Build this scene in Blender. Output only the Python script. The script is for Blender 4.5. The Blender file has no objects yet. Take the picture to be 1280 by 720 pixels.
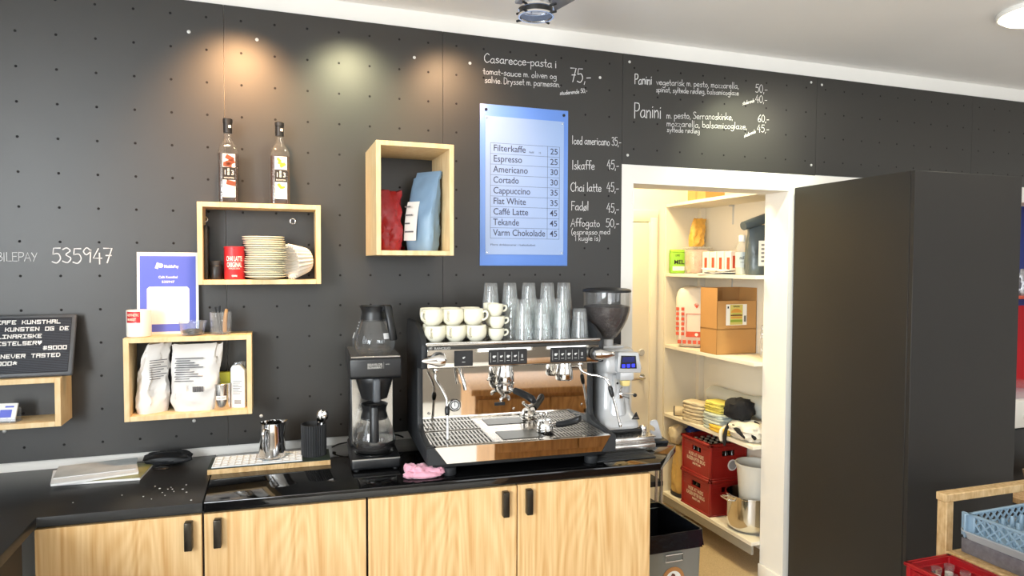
import bpy, bmesh, math, random
from mathutils import Vector, Matrix, noise
R = math.radians
PI = math.pi
random.seed(7)
scn = bpy.context.scene
C = scn.collection

# ------------------------------------------------------------------ camera
cam = bpy.data.objects.new('camera', bpy.data.cameras.new('camera'))
C.objects.link(cam)
cam.data.sensor_width = 36.0
cam.data.lens = 840.0 / 1280.0 * 36.0
cam.data.clip_start = 0.05
cam.location = (0, -3.0, 1.69)
cam.matrix_world = Matrix.Translation((0, -3.0, 1.69)) @ Matrix.Rotation(R(-19.58), 4, 'Z') @ Matrix.Rotation(R(90 - 2.01), 4, 'X') @ Matrix.Rotation(R(0.18), 4, 'Z')
scn.camera = cam

# ------------------------------------------------------------------ view, world, lights
scn.view_settings.view_transform = 'Standard'
scn.view_settings.look = 'None'
scn.view_settings.gamma = 1.0
scn.view_settings.use_curve_mapping = False
scn.view_settings.exposure = -1.28
try:
    scn.cycles.use_denoising = True
    scn.cycles.max_bounces = 10
    scn.cycles.transparent_max_bounces = 40
    scn.cycles.sample_clamp_indirect = 6.0
    scn.cycles.caustics_reflective = False
    scn.cycles.caustics_refractive = False
except Exception:
    pass
w = bpy.data.worlds.new('sky')
scn.world = w
w.use_nodes = True
w.node_tree.nodes['Background'].inputs[0].default_value = (0.75, 0.87, 1.0, 1)
w.node_tree.nodes['Background'].inputs[1].default_value = 1.0

def lamp(name, kind, loc, aim, energy, col, **kw):
    l = bpy.data.lights.new(name, kind)
    l.energy = energy
    l.color = col
    for k, v in kw.items():
        setattr(l, k, v)
    o = bpy.data.objects.new(name, l)
    C.objects.link(o)
    o.location = loc
    o.rotation_euler = (Vector(aim) - Vector(loc)).to_track_quat('-Z', 'Y').to_euler()
    return o

# daylight through the big windows of the seating side (rear wall) and of the side wall
DAY = (0.95, 0.98, 1.0)
for wx, e in ((1.9, 110), (4.7, 110)):
    lamp('window_daylight', 'AREA', (wx, -6.75, 1.75), (wx, 0, 1.55), e, DAY, shape='RECTANGLE', size=2.2, size_y=1.9)
for wy, e in ((-4.85, 1250), (-2.2, 90)):
    lamp('window_daylight', 'AREA', (-2.50, wy, 1.95), (0, wy, 1.85), e, (0.90, 0.96, 1.0), shape='RECTANGLE', size=2.9 if e > 200 else 1.9, size_y=1.75)
# track spots washing the black wall
for x, col, e, zt in ((-0.13, (1.0, 0.56, 0.26), 430, 2.10), (0.34, (1.0, 0.93, 0.56), 190, 2.16), (0.80, (1.0, 0.62, 0.33), 170, 2.20), (2.40, (0.98, 1.0, 0.66), 230, 2.10)):
    lamp('track_spot_beam', 'SPOT', (x, -0.50, 2.80), (x, 0.0, zt), e, col, spot_size=R(76), spot_blend=1.0, shadow_soft_size=0.06)
# store room lamp and hall lamps
lamp('store_lamp', 'AREA', (2.05, 0.70, 2.84), (2.05, 0.70, 0), 92, (1.0, 0.79, 0.44), shape='DISK', size=0.35)
lamp('hall_lamp', 'AREA', (3.20, -0.955, 2.765), (3.20, -0.955, 0), 22, (1.0, 0.93, 0.74), shape='DISK', size=0.3)
lamp('alcove_lamp', 'AREA', (5.2, 0.5, 2.6), (5.2, 0.4, 0), 40, (1.0, 0.86, 0.68), shape='DISK', size=0.4)

# ------------------------------------------------------------------ materials
def hexc(h):
    v = [int(h[i:i + 2], 16) / 255 for i in (0, 2, 4)]
    return tuple(c / 12.92 if c <= 0.04045 else ((c + 0.055) / 1.055) ** 2.4 for c in v) + (1,)

MATS = {}
def mat(name, col, rough=0.5, metal=0.0, var=0.0, scale=20.0, bump=0.0, spec=0.5, emit=None, coat=0.0, stretch=None, sheen=0.0):
    if name in MATS:
        return MATS[name]
    m = bpy.data.materials.new(name)
    m.use_nodes = True
    nt = m.node_tree
    b = nt.nodes['Principled BSDF']
    c = hexc(col) if isinstance(col, str) else tuple(col) + (1,)
    b.inputs['Base Color'].default_value = c
    b.inputs['Roughness'].default_value = rough
    b.inputs['Metallic'].default_value = metal
    b.inputs['Specular IOR Level'].default_value = spec
    b.inputs['Coat Weight'].default_value = coat
    b.inputs['Sheen Weight'].default_value = sheen
    if emit:
        b.inputs['Emission Color'].default_value = hexc(emit[0])
        b.inputs['Emission Strength'].default_value = emit[1]
    tc = nt.nodes.new('ShaderNodeTexCoord')
    mp = nt.nodes.new('ShaderNodeMapping')
    if stretch:
        mp.inputs['Scale'].default_value = stretch
    nz = nt.nodes.new('ShaderNodeTexNoise')
    nz.inputs['Scale'].default_value = scale
    nz.inputs['Detail'].default_value = 5
    nt.links.new(tc.outputs['Object'], mp.inputs[0])
    nt.links.new(mp.outputs[0], nz.inputs['Vector'])
    if var > 0:
        mx = nt.nodes.new('ShaderNodeMix')
        mx.data_type = 'RGBA'
        mx.inputs[6].default_value = tuple(x * (1 - var) for x in c[:3]) + (1,)
        mx.inputs[7].default_value = tuple(min(1, x * (1 + var)) for x in c[:3]) + (1,)
        nt.links.new(nz.outputs['Fac'], mx.inputs[0])
        nt.links.new(mx.outputs[2], b.inputs['Base Color'])
    if bump > 0:
        bp = nt.nodes.new('ShaderNodeBump')
        bp.inputs['Strength'].default_value = bump
        bp.inputs['Distance'].default_value = 0.01
        nt.links.new(nz.outputs['Fac'], bp.inputs['Height'])
        nt.links.new(bp.outputs[0], b.inputs['Normal'])
    MATS[name] = m
    return m

def wood(name, c0, c1, scale=(1, 1, 1), rough=0.45, fine=60.0, wide=7.0, along=0.035, amt=0.5):
    """grain running along local z: fine streaks over slow cathedral figure"""
    m = bpy.data.materials.new(name)
    m.use_nodes = True
    nt = m.node_tree
    b = nt.nodes['Principled BSDF']
    b.inputs['Roughness'].default_value = rough
    tc = nt.nodes.new('ShaderNodeTexCoord')
    def noi(sc, zz, det, dist):
        mp = nt.nodes.new('ShaderNodeMapping')
        mp.inputs['Scale'].default_value = (sc * scale[0], sc * scale[1], sc * zz * scale[2])
        nt.links.new(tc.outputs['Object'], mp.inputs[0])
        n = nt.nodes.new('ShaderNodeTexNoise')
        n.inputs['Scale'].default_value = 1.0
        n.inputs['Detail'].default_value = det
        n.inputs['Distortion'].default_value = dist
        nt.links.new(mp.outputs[0], n.inputs['Vector'])
        return n.outputs['Fac']
    f1 = noi(fine, along, 4, 0.0)
    f2 = noi(wide, 0.16, 1, 0.4)
    # rings of the slow figure give the cathedral lines
    s = nt.nodes.new('ShaderNodeMath'); s.operation = 'MULTIPLY'; s.inputs[1].default_value = 130.0
    nt.links.new(f2, s.inputs[0])
    sn = nt.nodes.new('ShaderNodeMath'); sn.operation = 'SINE'
    nt.links.new(s.outputs[0], sn.inputs[0])
    a = nt.nodes.new('ShaderNodeMath'); a.operation = 'MULTIPLY_ADD'; a.inputs[1].default_value = 0.13 * amt; a.inputs[2].default_value = 0.0
    nt.links.new(sn.outputs[0], a.inputs[0])
    ad = nt.nodes.new('ShaderNodeMath'); ad.operation = 'ADD'
    nt.links.new(a.outputs[0], ad.inputs[0])
    nt.links.new(f1, ad.inputs[1])
    cr = nt.nodes.new('ShaderNodeValToRGB')
    cr.color_ramp.elements[0].position = 0.28
    cr.color_ramp.elements[1].position = 0.68
    cr.color_ramp.elements[0].color = hexc(c0)
    cr.color_ramp.elements[1].color = hexc(c1)
    nt.links.new(ad.outputs[0], cr.inputs[0])
    nt.links.new(cr.outputs[0], b.inputs['Base Color'])
    MATS[name] = m
    return m

def clear(name, tint=(1, 1, 1), gloss=0.35, white=0.0, rough=0.03, body=None, bodyfac=0.0, base=0.04):
    """clear glass or plastic: see-through face on, shiny at its edges"""
    m = bpy.data.materials.new(name)
    m.use_nodes = True
    nt = m.node_tree
    for n in list(nt.nodes):
        nt.nodes.remove(n)
    out = nt.nodes.new('ShaderNodeOutputMaterial')
    tr = nt.nodes.new('ShaderNodeBsdfTransparent')
    tr.inputs[0].default_value = tuple(tint) + (1,)
    gl = nt.nodes.new('ShaderNodeBsdfGlossy')
    gl.inputs['Roughness'].default_value = rough
    gl.inputs['Color'].default_value = (0.95, 0.97, 1, 1)
    df = nt.nodes.new('ShaderNodeBsdfDiffuse')
    df.inputs[0].default_value = (body or (0.95, 0.96, 0.97)) + (1,)
    lw = nt.nodes.new('ShaderNodeLayerWeight')
    lw.inputs[0].default_value = 0.5
    mr = nt.nodes.new('ShaderNodeMapRange')
    mr.inputs[1].default_value = 0.0
    mr.inputs[2].default_value = 1.0
    mr.inputs[3].default_value = base
    mr.inputs[4].default_value = gloss
    pw = nt.nodes.new('ShaderNodeMath')
    pw.operation = 'POWER'
    pw.inputs[1].default_value = 2.2
    nt.links.new(lw.outputs['Facing'], pw.inputs[0])
    nt.links.new(pw.outputs[0], mr.inputs[0])
    m1 = nt.nodes.new('ShaderNodeMixShader')
    nt.links.new(mr.outputs[0], m1.inputs[0])
    nt.links.new(tr.outputs[0], m1.inputs[1])
    nt.links.new(gl.outputs[0], m1.inputs[2])
    m2 = nt.nodes.new('ShaderNodeMixShader')
    m2.inputs[0].default_value = max(white, bodyfac)
    nt.links.new(m1.outputs[0], m2.inputs[1])
    nt.links.new(df.outputs[0], m2.inputs[2])
    nt.links.new(m2.outputs[0], out.inputs[0])
    MATS[name] = m
    return m

M_black = mat('black painted board', '232220', 0.41, var=0.10, scale=6, bump=0.03, spec=0.75)
M_cab = mat('black laminate', '211f1d', 0.55, var=0.08, scale=5)
M_white = mat('white wall paint', 'ece9e3', 0.7, var=0.03, scale=8, bump=0.05)
M_store = mat('white store paint', 'ebe3d2', 0.7, var=0.02, scale=8)
M_ceil = mat('ceiling paint', 'faf8f5', 0.85, var=0.02, scale=4)
M_floor = mat('speckled floor', 'b8a17f', 0.6, var=0.35, scale=160)
M_hole = mat('hole dark', '070707', 0.9)
M_chalk = mat('chalk', 'dedede', 0.9, var=0.12, scale=90)
M_screw = mat('steel screw head', 'd5d5d2', 0.35, 0.3)
M_birch = wood('birch plywood', 'dcbc88', 'ead2a6', fine=45, along=0.25, rough=0.55, amt=0.2)
M_ash = wood('ash veneer', 'c89a60', 'e2c08c', amt=0.5, wide=5.0, fine=75, rough=0.42)
M_oak = wood('bar counter wood', '94683a', 'c08e55', amt=0.8)
M_pine = wood('raw pine', 'b9935f', 'd9ba8a', fine=50, along=0.5, rough=0.65)
M_top = mat('matte black worktop', '191a1b', 0.36, var=0.25, scale=14, spec=0.5)
M_gloss = mat('polished black worktop', '0b0b0c', 0.06, spec=0.6)
M_handle = mat('dark bronze', '3a352d', 0.35, 0.8)
M_steel = mat('brushed steel', (0.62, 0.60, 0.57), 0.22, 1.0, var=0.06, scale=30, stretch=(1, 1, 25))
M_chrome = mat('polished chrome', (0.80, 0.79, 0.78), 0.09, 1.0)
M_mirror = mat('mirror steel', (0.80, 0.77, 0.72), 0.035, 1.0)
M_plastic = mat('black plastic', '17181a', 0.38, spec=0.5)
M_plasticm = mat('matte black plastic', '1d1f22', 0.6)
M_grey = mat('dark grey plastic', '4a4e53', 0.45)
M_ceramic = mat('cream porcelain', 'f3efd9', 0.18, spec=0.6)
M_china = mat('white porcelain', 'f4f2ea', 0.2, spec=0.6)
M_paper = mat('white paper', 'f0efec', 0.75, var=0.03, scale=15)
M_bagw = mat('white foil bag', 'ebe8e4', 0.42, var=0.05, scale=12, bump=0.35, spec=0.5)
M_print = mat('grey print', '6f6f72', 0.8)
M_ink = mat('black ink', '1a1a1c', 0.7)
M_red = mat('red plastic', 'b01b1c', 0.42)
M_glass = clear('tumbler glass', (0.985, 0.995, 0.99), 0.9, 0.07)
M_jug = clear('jug glass', (0.93, 0.93, 0.92), 0.55, 0.02)
M_hop = clear('hopper plastic', (0.80, 0.78, 0.76), 0.45, 0.04)
M_film = clear('clear film', (0.97, 0.97, 0.96), 0.6, 0.16, rough=0.12)
M_acr = clear('clear acrylic', (0.95, 0.97, 1.0), 0.5, 0.05)

# ------------------------------------------------------------------ mesh builder
class MB:
    def __init__(self):
        self.bm = bmesh.new()
        self.m = 0
        self.T = Matrix.Identity(4)

    def mi(self, i):
        self.m = i
        return self

    def take(self, t, M=None):
        M = self.T @ M if M is not None else self.T
        vm = {}
        for v in t.verts:
            vm[v] = self.bm.verts.new(M @ v.co)
        for f in t.faces:
            try:
                nf = self.bm.faces.new([vm[v] for v in f.verts])
                nf.material_index = self.m
                nf.smooth = True
            except ValueError:
                pass
        t.free()
        return self

    def box(self, x0, x1, y0, y1, z0, z1, b=0.0, seg=2, M=None):
        t = bmesh.new()
        bmesh.ops.create_cube(t, size=1)
        for v in t.verts:
            v.co = Vector(((x0 + x1) / 2 + v.co.x * (x1 - x0), (y0 + y1) / 2 + v.co.y * (y1 - y0), (z0 + z1) / 2 + v.co.z * (z1 - z0)))
        if b > 0:
            b = min(b, 0.49 * min(x1 - x0, y1 - y0, z1 - z0))
            bmesh.ops.bevel(t, geom=t.edges[:] + t.verts[:], offset=b, segments=seg, profile=0.5, affect='EDGES')
        return self.take(t, M)

    def prism(self, pts, axis, a, b, bev=0.0, M=None, seg=2):
        """polygon pts in the two axes other than axis, extruded from a to b"""
        def P(p, h):
            return {'x': (h, p[0], p[1]), 'y': (p[0], h, p[1]), 'z': (p[0], p[1], h)}[axis]
        t = bmesh.new()
        lo = [t.verts.new(P(p, a)) for p in pts]
        hi = [t.verts.new(P(p, b)) for p in pts]
        n = len(pts)
        t.faces.new(lo)
        t.faces.new(hi[::-1])
        for i in range(n):
            t.faces.new([lo[i], hi[i], hi[(i + 1) % n], lo[(i + 1) % n]])
        bmesh.ops.recalc_face_normals(t, faces=t.faces[:])
        if bev > 0:
            bmesh.ops.bevel(t, geom=t.edges[:] + t.verts[:], offset=bev, segments=seg, profile=0.5, affect='EDGES')
        return self.take(t, M)

    def lathe(self, prof, c=(0, 0, 0), n=32, axis='z', M=None, sq=None):
        """profile of (radius, height); sq = superellipse exponent for squared sections"""
        t = bmesh.new()
        rings = []
        for r, h in prof:
            if r <= 1e-6:
                rings.append([t.verts.new((0, 0, h))])
            else:
                ring = []
                for i in range(n):
                    a = 2 * PI * i / n
                    x, y = math.cos(a), math.sin(a)
                    if sq:
                        k = (abs(x) ** sq + abs(y) ** sq) ** (-1 / sq)
                        x, y = x * k, y * k
                    ring.append(t.verts.new((r * x, r * y, h)))
                rings.append(ring)
        for A, B in zip(rings, rings[1:]):
            if len(A) == 1 and len(B) == 1:
                continue
            for i in range(n):
                j = (i + 1) % n
                if len(A) == 1:
                    t.faces.new([A[0], B[j], B[i]])
                elif len(B) == 1:
                    t.faces.new([A[i], A[j], B[0]])
                else:
                    t.faces.new([A[i], A[j], B[j], B[i]])
        bmesh.ops.recalc_face_normals(t, faces=t.faces[:])
        X = Matrix.Translation(c)
        if axis == 'y':
            X = X @ Matrix.Rotation(R(-90), 4, 'X')
        elif axis == 'x':
            X = X @ Matrix.Rotation(R(90), 4, 'Y')
        elif isinstance(axis, Vector):
            X = X @ axis.to_track_quat('Z', 'Y').to_matrix().to_4x4()
        return self.take(t, M @ X if M is not None else X)

    def cyl(self, p, q, r, n=20, r2=None, bev=0.0):
        p, q = Vector(p), Vector(q)
        L = (q - p).length
        r2 = r if r2 is None else r2
        e = min(bev, L * 0.4)
        pr = [(0, 0), (r - e, 0), (r, e), (r2, L - e), (r2 - e, L), (0, L)] if e > 0 else [(0, 0), (r, 0), (r2, L), (0, L)]
        return self.lathe(pr, p, n, axis=(q - p).normalized())

    def tube(self, pts, r, n=8, smooth=True, steps=6, closed=False):
        P = [Vector(p) for p in pts]
        rr = r if isinstance(r, (list, tuple)) else [r] * len(P)
        if smooth and len(P) > 2:
            Q, S = [], []
            m = len(P)
            rng = range(m if closed else m - 1)
            for i in rng:
                p0 = P[(i - 1) % m] if closed or i > 0 else P[0]
                p1, p2 = P[i], P[(i + 1) % m]
                p3 = P[(i + 2) % m] if closed or i + 2 < m else P[-1]
                for k in range(steps):
                    u = k / steps
                    Q.append(0.5 * ((2 * p1) + (p2 - p0) * u + (2 * p0 - 5 * p1 + 4 * p2 - p3) * u * u + (3 * p1 - p0 - 3 * p2 + p3) * u ** 3))
                    S.append(rr[i] * (1 - u) + rr[(i + 1) % m] * u)
            if not closed:
                Q.append(P[-1])
                S.append(rr[-1])
            P, rr = Q, S
        t = bmesh.new()
        rings = []
        prev = None
        m = len(P)
        for i in range(m):
            if closed:
                d = (P[(i + 1) % m] - P[i - 1]).normalized()
            else:
                d = (P[min(i + 1, m - 1)] - P[max(i - 1, 0)]).normalized()
            if prev is None:
                u = d.orthogonal().normalized()
            else:
                u = (prev - d * prev.dot(d))
                u = u.normalized() if u.length > 1e-6 else d.orthogonal().normalized()
            prev = u
            v = d.cross(u)
            rings.append([t.verts.new(P[i] + (u * math.cos(2 * PI * k / n) + v * math.sin(2 * PI * k / n)) * rr[i]) for k in range(n)])
        for i in range(m if closed else m - 1):
            A, B = rings[i], rings[(i + 1) % m]
            for k in range(n):
                t.faces.new([A[k], A[(k + 1) % n], B[(k + 1) % n], B[k]])
        if not closed:
            t.faces.new(rings[0][::-1])
            t.faces.new(rings[-1])
        bmesh.ops.recalc_face_normals(t, faces=t.faces[:])
        return self.take(t)

    def loft(self, rings, caps=True, M=None):
        t = bmesh.new()
        V = [[t.verts.new(p) for p in ring] for ring in rings]
        n = len(V[0])
        for A, B in zip(V, V[1:]):
            for k in range(n):
                t.faces.new([A[k], A[(k + 1) % n], B[(k + 1) % n], B[k]])
        if caps:
            t.faces.new(V[0][::-1])
            t.faces.new(V[-1])
        bmesh.ops.recalc_face_normals(t, faces=t.faces[:])
        return self.take(t, M)

    def sheet(self, f, nu, nv, th=0.0):
        """surface f(u, v) with thickness th"""
        t = bmesh.new()
        G = [[t.verts.new(f(i / nu, j / nv)) for j in range(nv + 1)] for i in range(nu + 1)]
        for i in range(nu):
            for j in range(nv):
                t.faces.new([G[i][j], G[i + 1][j], G[i + 1][j + 1], G[i][j + 1]])
        if th > 0:
            bmesh.ops.recalc_face_normals(t, faces=t.faces[:])
            bmesh.ops.solidify(t, geom=t.faces[:], thickness=th)
        return self.take(t)

    def blob(self, c, s, amp=0.1, freq=3.0, seed=0, ex=3.0, n=28, m=16, flat=True):
        """lumpy rounded body, size s, superellipse exponent ex, resting on its flat underside"""
        t = bmesh.new()
        rings = []
        for j in range(m + 1):
            ph = -PI / 2 + PI * j / m
            ring = []
            for i in range(n):
                a = 2 * PI * i / n
                d = Vector((math.cos(ph) * math.cos(a), math.cos(ph) * math.sin(a), math.sin(ph)))
                k = (abs(d.x) ** ex + abs(d.y) ** ex + abs(d.z) ** ex) ** (-1 / ex)
                p = d * k
                nn = noise.noise(p * freq + Vector((seed * 7.3, seed * 3.1, seed))) + 0.5 * noise.noise(p * freq * 2.3 + Vector((seed, seed * 5.1, 2)))
                p = p * (1 + amp * nn)
                if flat and p.z < -0.97:
                    p.z = -0.97
                ring.append((c[0] + p.x * s[0] / 2, c[1] + p.y * s[1] / 2, c[2] + (p.z / 0.97 if flat else p.z) * s[2] / 2))
            rings.append(ring)
        V = [[t.verts.new(p) for p in r] for r in rings[1:-1]]
        b0 = t.verts.new(rings[0][0])
        b1 = t.verts.new(rings[-1][0])
        for A, B in zip(V, V[1:]):
            for k in range(n):
                t.faces.new([A[k], A[(k + 1) % n], B[(k + 1) % n], B[k]])
        for k in range(n):
            t.faces.new([V[0][(k + 1) % n], V[0][k], b0])
            t.faces.new([V[-1][k], V[-1][(k + 1) % n], b1])
        return self.take(t)

    def pouch(self, w, d, h, lean=(0, 0), amp=0.012, seed=0, top=0.004, fold=0.0, n=36, belly=0.5, ex=3.2, wtop=None):
        """filled bag standing on z = 0: oblong at the bottom, pinched flat at the top"""
        rings = []
        K = 22
        wtop = w if wtop is None else wtop
        for j in range(K + 1):
            u = j / K
            dd = d / 2 * (1 - u ** 2.6) + top * u
            dd *= 0.86 + 0.14 * min(1, u / 0.15)
            ww = (w / 2) * (0.93 + 0.07 * min(1, u / 0.1)) * (1 - u) + wtop / 2 * u
            ring = []
            for i in range(n):
                a = 2 * PI * i / n
                x, y = math.cos(a), math.sin(a)
                k = (abs(x) ** ex + abs(y) ** ex) ** (-1 / ex)
                q = Vector((x * k * 2, y * k * 2, u * 4 + seed * 9.7))
                nn = noise.noise(q * 1.2) + 0.6 * noise.noise(q * 2.7)
                f = min(1, u * 6)
                ring.append((x * k * ww + lean[0] * u * u + nn * amp * 0.6 * f, y * k * (dd + nn * amp * f * (1 - 0.7 * u)) + lean[1] * u * u + fold * math.sin(u * PI * 1.3) * u, h * u + nn * amp * 0.5 * u * u))
            rings.append(ring)
        return self.loft(rings)

    def text(self, s, size, loc, rot=(R(90), 0, 0), align='LEFT', sx=1.0, ext=0.0004, width=None, bold=0.0, valign='BOTTOM_BASELINE'):
        cu = bpy.data.curves.new('t', 'FONT')
        cu.body = s
        cu.size = size
        cu.align_x = align
        cu.extrude = ext
        cu.offset = bold
        cu.resolution_u = 3
        o = bpy.data.objects.new('t', cu)
        C.objects.link(o)
        bpy.context.view_layer.update()
        me = bpy.data.meshes.new_from_object(o)
        t = bmesh.new()
        t.from_mesh(me)
        if width and t.verts:
            xs = [v.co.x for v in t.verts]
            sx = width / max(1e-6, max(xs) - min(xs))
        X = Matrix.Translation(loc) @ (rot if isinstance(rot, Matrix) else __import__('mathutils').Euler(rot).to_matrix().to_4x4()) @ Matrix.Diagonal((sx, 1, 1, 1))
        bpy.data.objects.remove(o)
        bpy.data.curves.remove(cu)
        bpy.data.meshes.remove(me)
        return self.take(t, X)

    def build(self, name, mats, parent=None, ang=38, loc=None):
        me = bpy.data.meshes.new(name)
        self.bm.to_mesh(me)
        self.bm.free()
        for m in (mats if isinstance(mats, (list, tuple)) else [mats]):
            me.materials.append(m)
        try:
            me.set_sharp_from_angle(angle=R(ang))
        except Exception:
            pass
        o = bpy.data.objects.new(name, me)
        C.objects.link(o)
        if parent is not None:
            o.parent = parent
        if loc is not None:
            o.location = loc
        return o

def tag(o, label, cat, group=None):
    o['label'] = label
    o['category'] = cat
    if group:
        o['group'] = group
    return o

def thing(name, label, cat, loc=(0, 0, 0), rz=0.0, group=None, rot=None):
    o = bpy.data.objects.new(name, None)
    C.objects.link(o)
    o.empty_display_size = 0.05
    o.location = loc
    o.rotation_euler = rot if rot else (0, 0, rz)
    return tag(o, label, cat, group)

def struct(o):
    o['kind'] = 'structure'
    return o

def dup(root, loc, rz=None, label=None, group=None, rot=None):
    r = root.copy()
    C.objects.link(r)
    r.location = loc
    if rz is not None:
        r.rotation_euler = (0, 0, rz)
    if rot is not None:
        r.rotation_euler = rot
    if label:
        r['label'] = label
    if group:
        r['group'] = group
    for ch in list(root.children):
        c = ch.copy()
        C.objects.link(c)
        c.parent = r
        for g in list(ch.children):
            d = g.copy()
            C.objects.link(d)
            d.parent = c
    return r

CR = R(-3.3)          # the worktop and what is lined up with it stand a little askew to the wall

# ================================================================== SETTING
FZ, CZ = -0.14, 2.82
def wall_with_holes(name, axis, at, th, a0, a1, z0, z1, holes, m):
    """wall along an axis with rectangular openings (a, b, zlow, zhigh)"""
    mb = MB()
    def put(u0, u1, w0, w1):
        if u1 - u0 < 1e-4 or w1 - w0 < 1e-4:
            return
        if axis == 'x':
            mb.box(u0, u1, min(at, at + th), max(at, at + th), w0, w1)
        else:
            mb.box(min(at, at + th), max(at, at + th), u0, u1, w0, w1)
    cur = a0
    for (h0, h1, w0, w1) in sorted(holes):
        put(cur, h0, z0, z1)
        put(h0, h1, z0, w0)
        put(h0, h1, w1, z1)
        cur = h1
    put(cur, a1, z0, z1)
    return struct(mb.build(name, m))

DX0, DX1, DZ = 1.715, 2.690, 2.10
wall_back = wall_with_holes('wall_back', 'x', 0.012, 0.178, -3.5, 8.0, FZ, 2.9, [(DX0, DX1, FZ, DZ), (3.95, 7.2, FZ, 2.10)], M_white)
mb = MB()
mb.mi(0).box(-3.65, 8.15, -6.65, 0.10, FZ - 0.1, FZ)
mb.mi(1).box(-3.65, 8.15, 0.10, 1.7, FZ - 0.1, FZ)
struct(mb.build('floor', [mat('pale hall floor', 'dcd6cc', 0.5, var=0.05, scale=30), M_floor]))
mb = MB()
mb.box(-3.65, 8.15, -6.65, 0.012, CZ, CZ + 0.1)
mb.box(-3.65, 8.15, 0.012, 1.7, 2.9, 3.0)
struct(mb.build('ceiling', M_ceil))
rear = [(0.8, 3.0, 0.8, 2.7), (3.6, 5.8, 0.8, 2.7)]
wall_with_holes('wall_rear', 'x', -6.5, -0.15, -3.5, 8.0, FZ, 2.9, rear, mat('taupe wall paint', '7d756b', 0.7))
wall_with_holes('wall_left', 'y', -2.3, -0.15, -6.5, 0.0115, FZ, 2.9, [(-6.35, -3.35, 1.05, 2.78), (-3.2, -1.2, 1.05, 2.78)], M_white)
mb = MB()
mb.box(8.0, 8.15, -6.5, 1.7, FZ, 2.9)
struct(mb.build('wall_right', M_white))
mb = MB()                       # store room and the alcove beside it
mb.box(1.0, 2.94, 1.16, 1.3, FZ, 2.9)
struct(mb.build('wall_store_far', M_store))
mb = MB()
mb.box(2.94, 3.06, 0.19, 1.3, FZ, 2.9)
struct(mb.build('wall_store_right', M_store))
mb = MB()
mb.box(0.9, 1.0, 0.19, 1.3, FZ, 2.9)
struct(mb.build('wall_store_left', M_store))
def window(n, axis, a0, a1, z0, z1, at):
    mb = MB()
    f = 0.055
    def put(u0, u1, w0, w1, d0, d1):
        if axis == 'x':
            mb.box(u0, u1, at + d0, at + d1, w0, w1, 0.004)
        else:
            mb.box(at + d0, at + d1, u0, u1, w0, w1, 0.004)
    put(a0, a0 + f, z0, z1, -0.09, -0.03); put(a1 - f, a1, z0, z1, -0.09, -0.03)
    put(a0 + f, a1 - f, z0, z0 + f, -0.09, -0.03); put(a0 + f, a1 - f, z1 - f, z1, -0.09, -0.03)
    m = (a0 + a1) / 2
    put(m - 0.025, m + 0.025, z0 + f, z1 - f, -0.085, -0.035)
    o = struct(mb.build('window_%d' % n, M_white))
    g = MB()
    if axis == 'x':
        g.box(a0 + f, a1 - f, at - 0.063, at - 0.057, z0 + f, z1 - f)
    else:
        g.box(at - 0.063, at - 0.057, a0 + f, a1 - f, z0 + f, z1 - f)
    g.build('window_pane', clear('window glass', (1, 1, 1), 0.2, 0.0) if 'window glass' not in MATS else MATS['window glass'], o)
for i, (a0, a1, z0, z1) in enumerate(rear):
    window(i + 1, 'x', a0, a1, z0, z1, -6.5)
window(3, 'y', -6.35, -3.35, 1.05, 2.78, -2.3)
window(4, 'y', -3.2, -1.2, 1.05, 2.78, -2.3)

# ---- black perforated panels on the wall
PZ0, PZ1 = 0.935, 2.74
P_T = 0.012
def panel(x0, x1, z0, z1, holes):
    mb = MB()
    mb.mi(0).box(x0 + 0.0008, x1 - 0.0008, 0.0, P_T, z0, z1)
    mb.mi(1)
    for hx, hz in holes:
        if x0 + 0.008 < hx < x1 - 0.008 and z0 + 0.01 < hz < z1 - 0.01:
            mb.lathe([(0, 0.0005), (0.0043, 0.0005), (0.005, 0.0)], (hx, 0.0, hz), 12, axis=Vector((0, -1, 0)))
    mb.build('black_panel', [M_black, M_hole], wall_back)
grid = [(-0.635 + 0.13 * i, 2.552 + 0.1302 * j) for i in range(-24, 19) for j in range(-14, 2)]
seams = [-2.299, -2.01, -1.095, -0.181, 0.731, 1.648]
for a, b in zip(seams, seams[1:]):
    panel(a, b, PZ0, PZ1, grid)
grid2 = [(1.714 + 0.1353 * i, 2.675 - 0.1345 * j) for i in range(0, 30) for j in range(0, 4)]
panel(1.648, 2.87, 2.193, PZ1, grid2)
panel(2.87, 4.09, 2.198, PZ1, grid2)
panel(4.09, 5.31, 2.20, PZ1, grid2)
panel(5.31, 8.0, 2.20, PZ1, grid2)
mb = MB()
for x, z in ((-0.309, 2.616), (-0.054, 2.614), (0.602, 2.61), (0.859, 2.611), (1.686, 2.702), (1.68, 2.239), (2.829, 2.707), (1.523, 2.609), (-0.309, 1.048), (-0.052, 1.049), (-0.957, 1.057), (2.905, 2.70), (2.84, 2.25)):
    s = MB()
    s.lathe([(0, 0.003), (0.004, 0.0028), (0.0068, 0.0012), (0.007, 0)], (x, 0.0, z), 14, axis=Vector((0, -1, 0)))
    s.build('screw', M_screw, wall_back)
# white casing round the store opening and the baseboard at its foot
mb = MB()
mb.box(1.648, DX0, 0.0, 0.012, FZ, 2.193)
mb.box(DX0, 3.95, 0.0, 0.012, DZ, 2.193)
mb.box(DX1, 3.95, 0.0, 0.012, FZ, DZ)
mb.box(3.95, 7.2, 0.0, 0.012, DZ, 2.198)
struct(mb.build('trim_1', M_white))
mb = MB()
mb.box(DX1 - 0.012, DX1, -0.012, 0.19, FZ, FZ + 0.075, 0.003)
mb.box(DX1, 2.72, -0.012, 0.0, FZ, FZ + 0.075, 0.003)
struct(mb.build('baseboard_opening', M_white))

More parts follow.
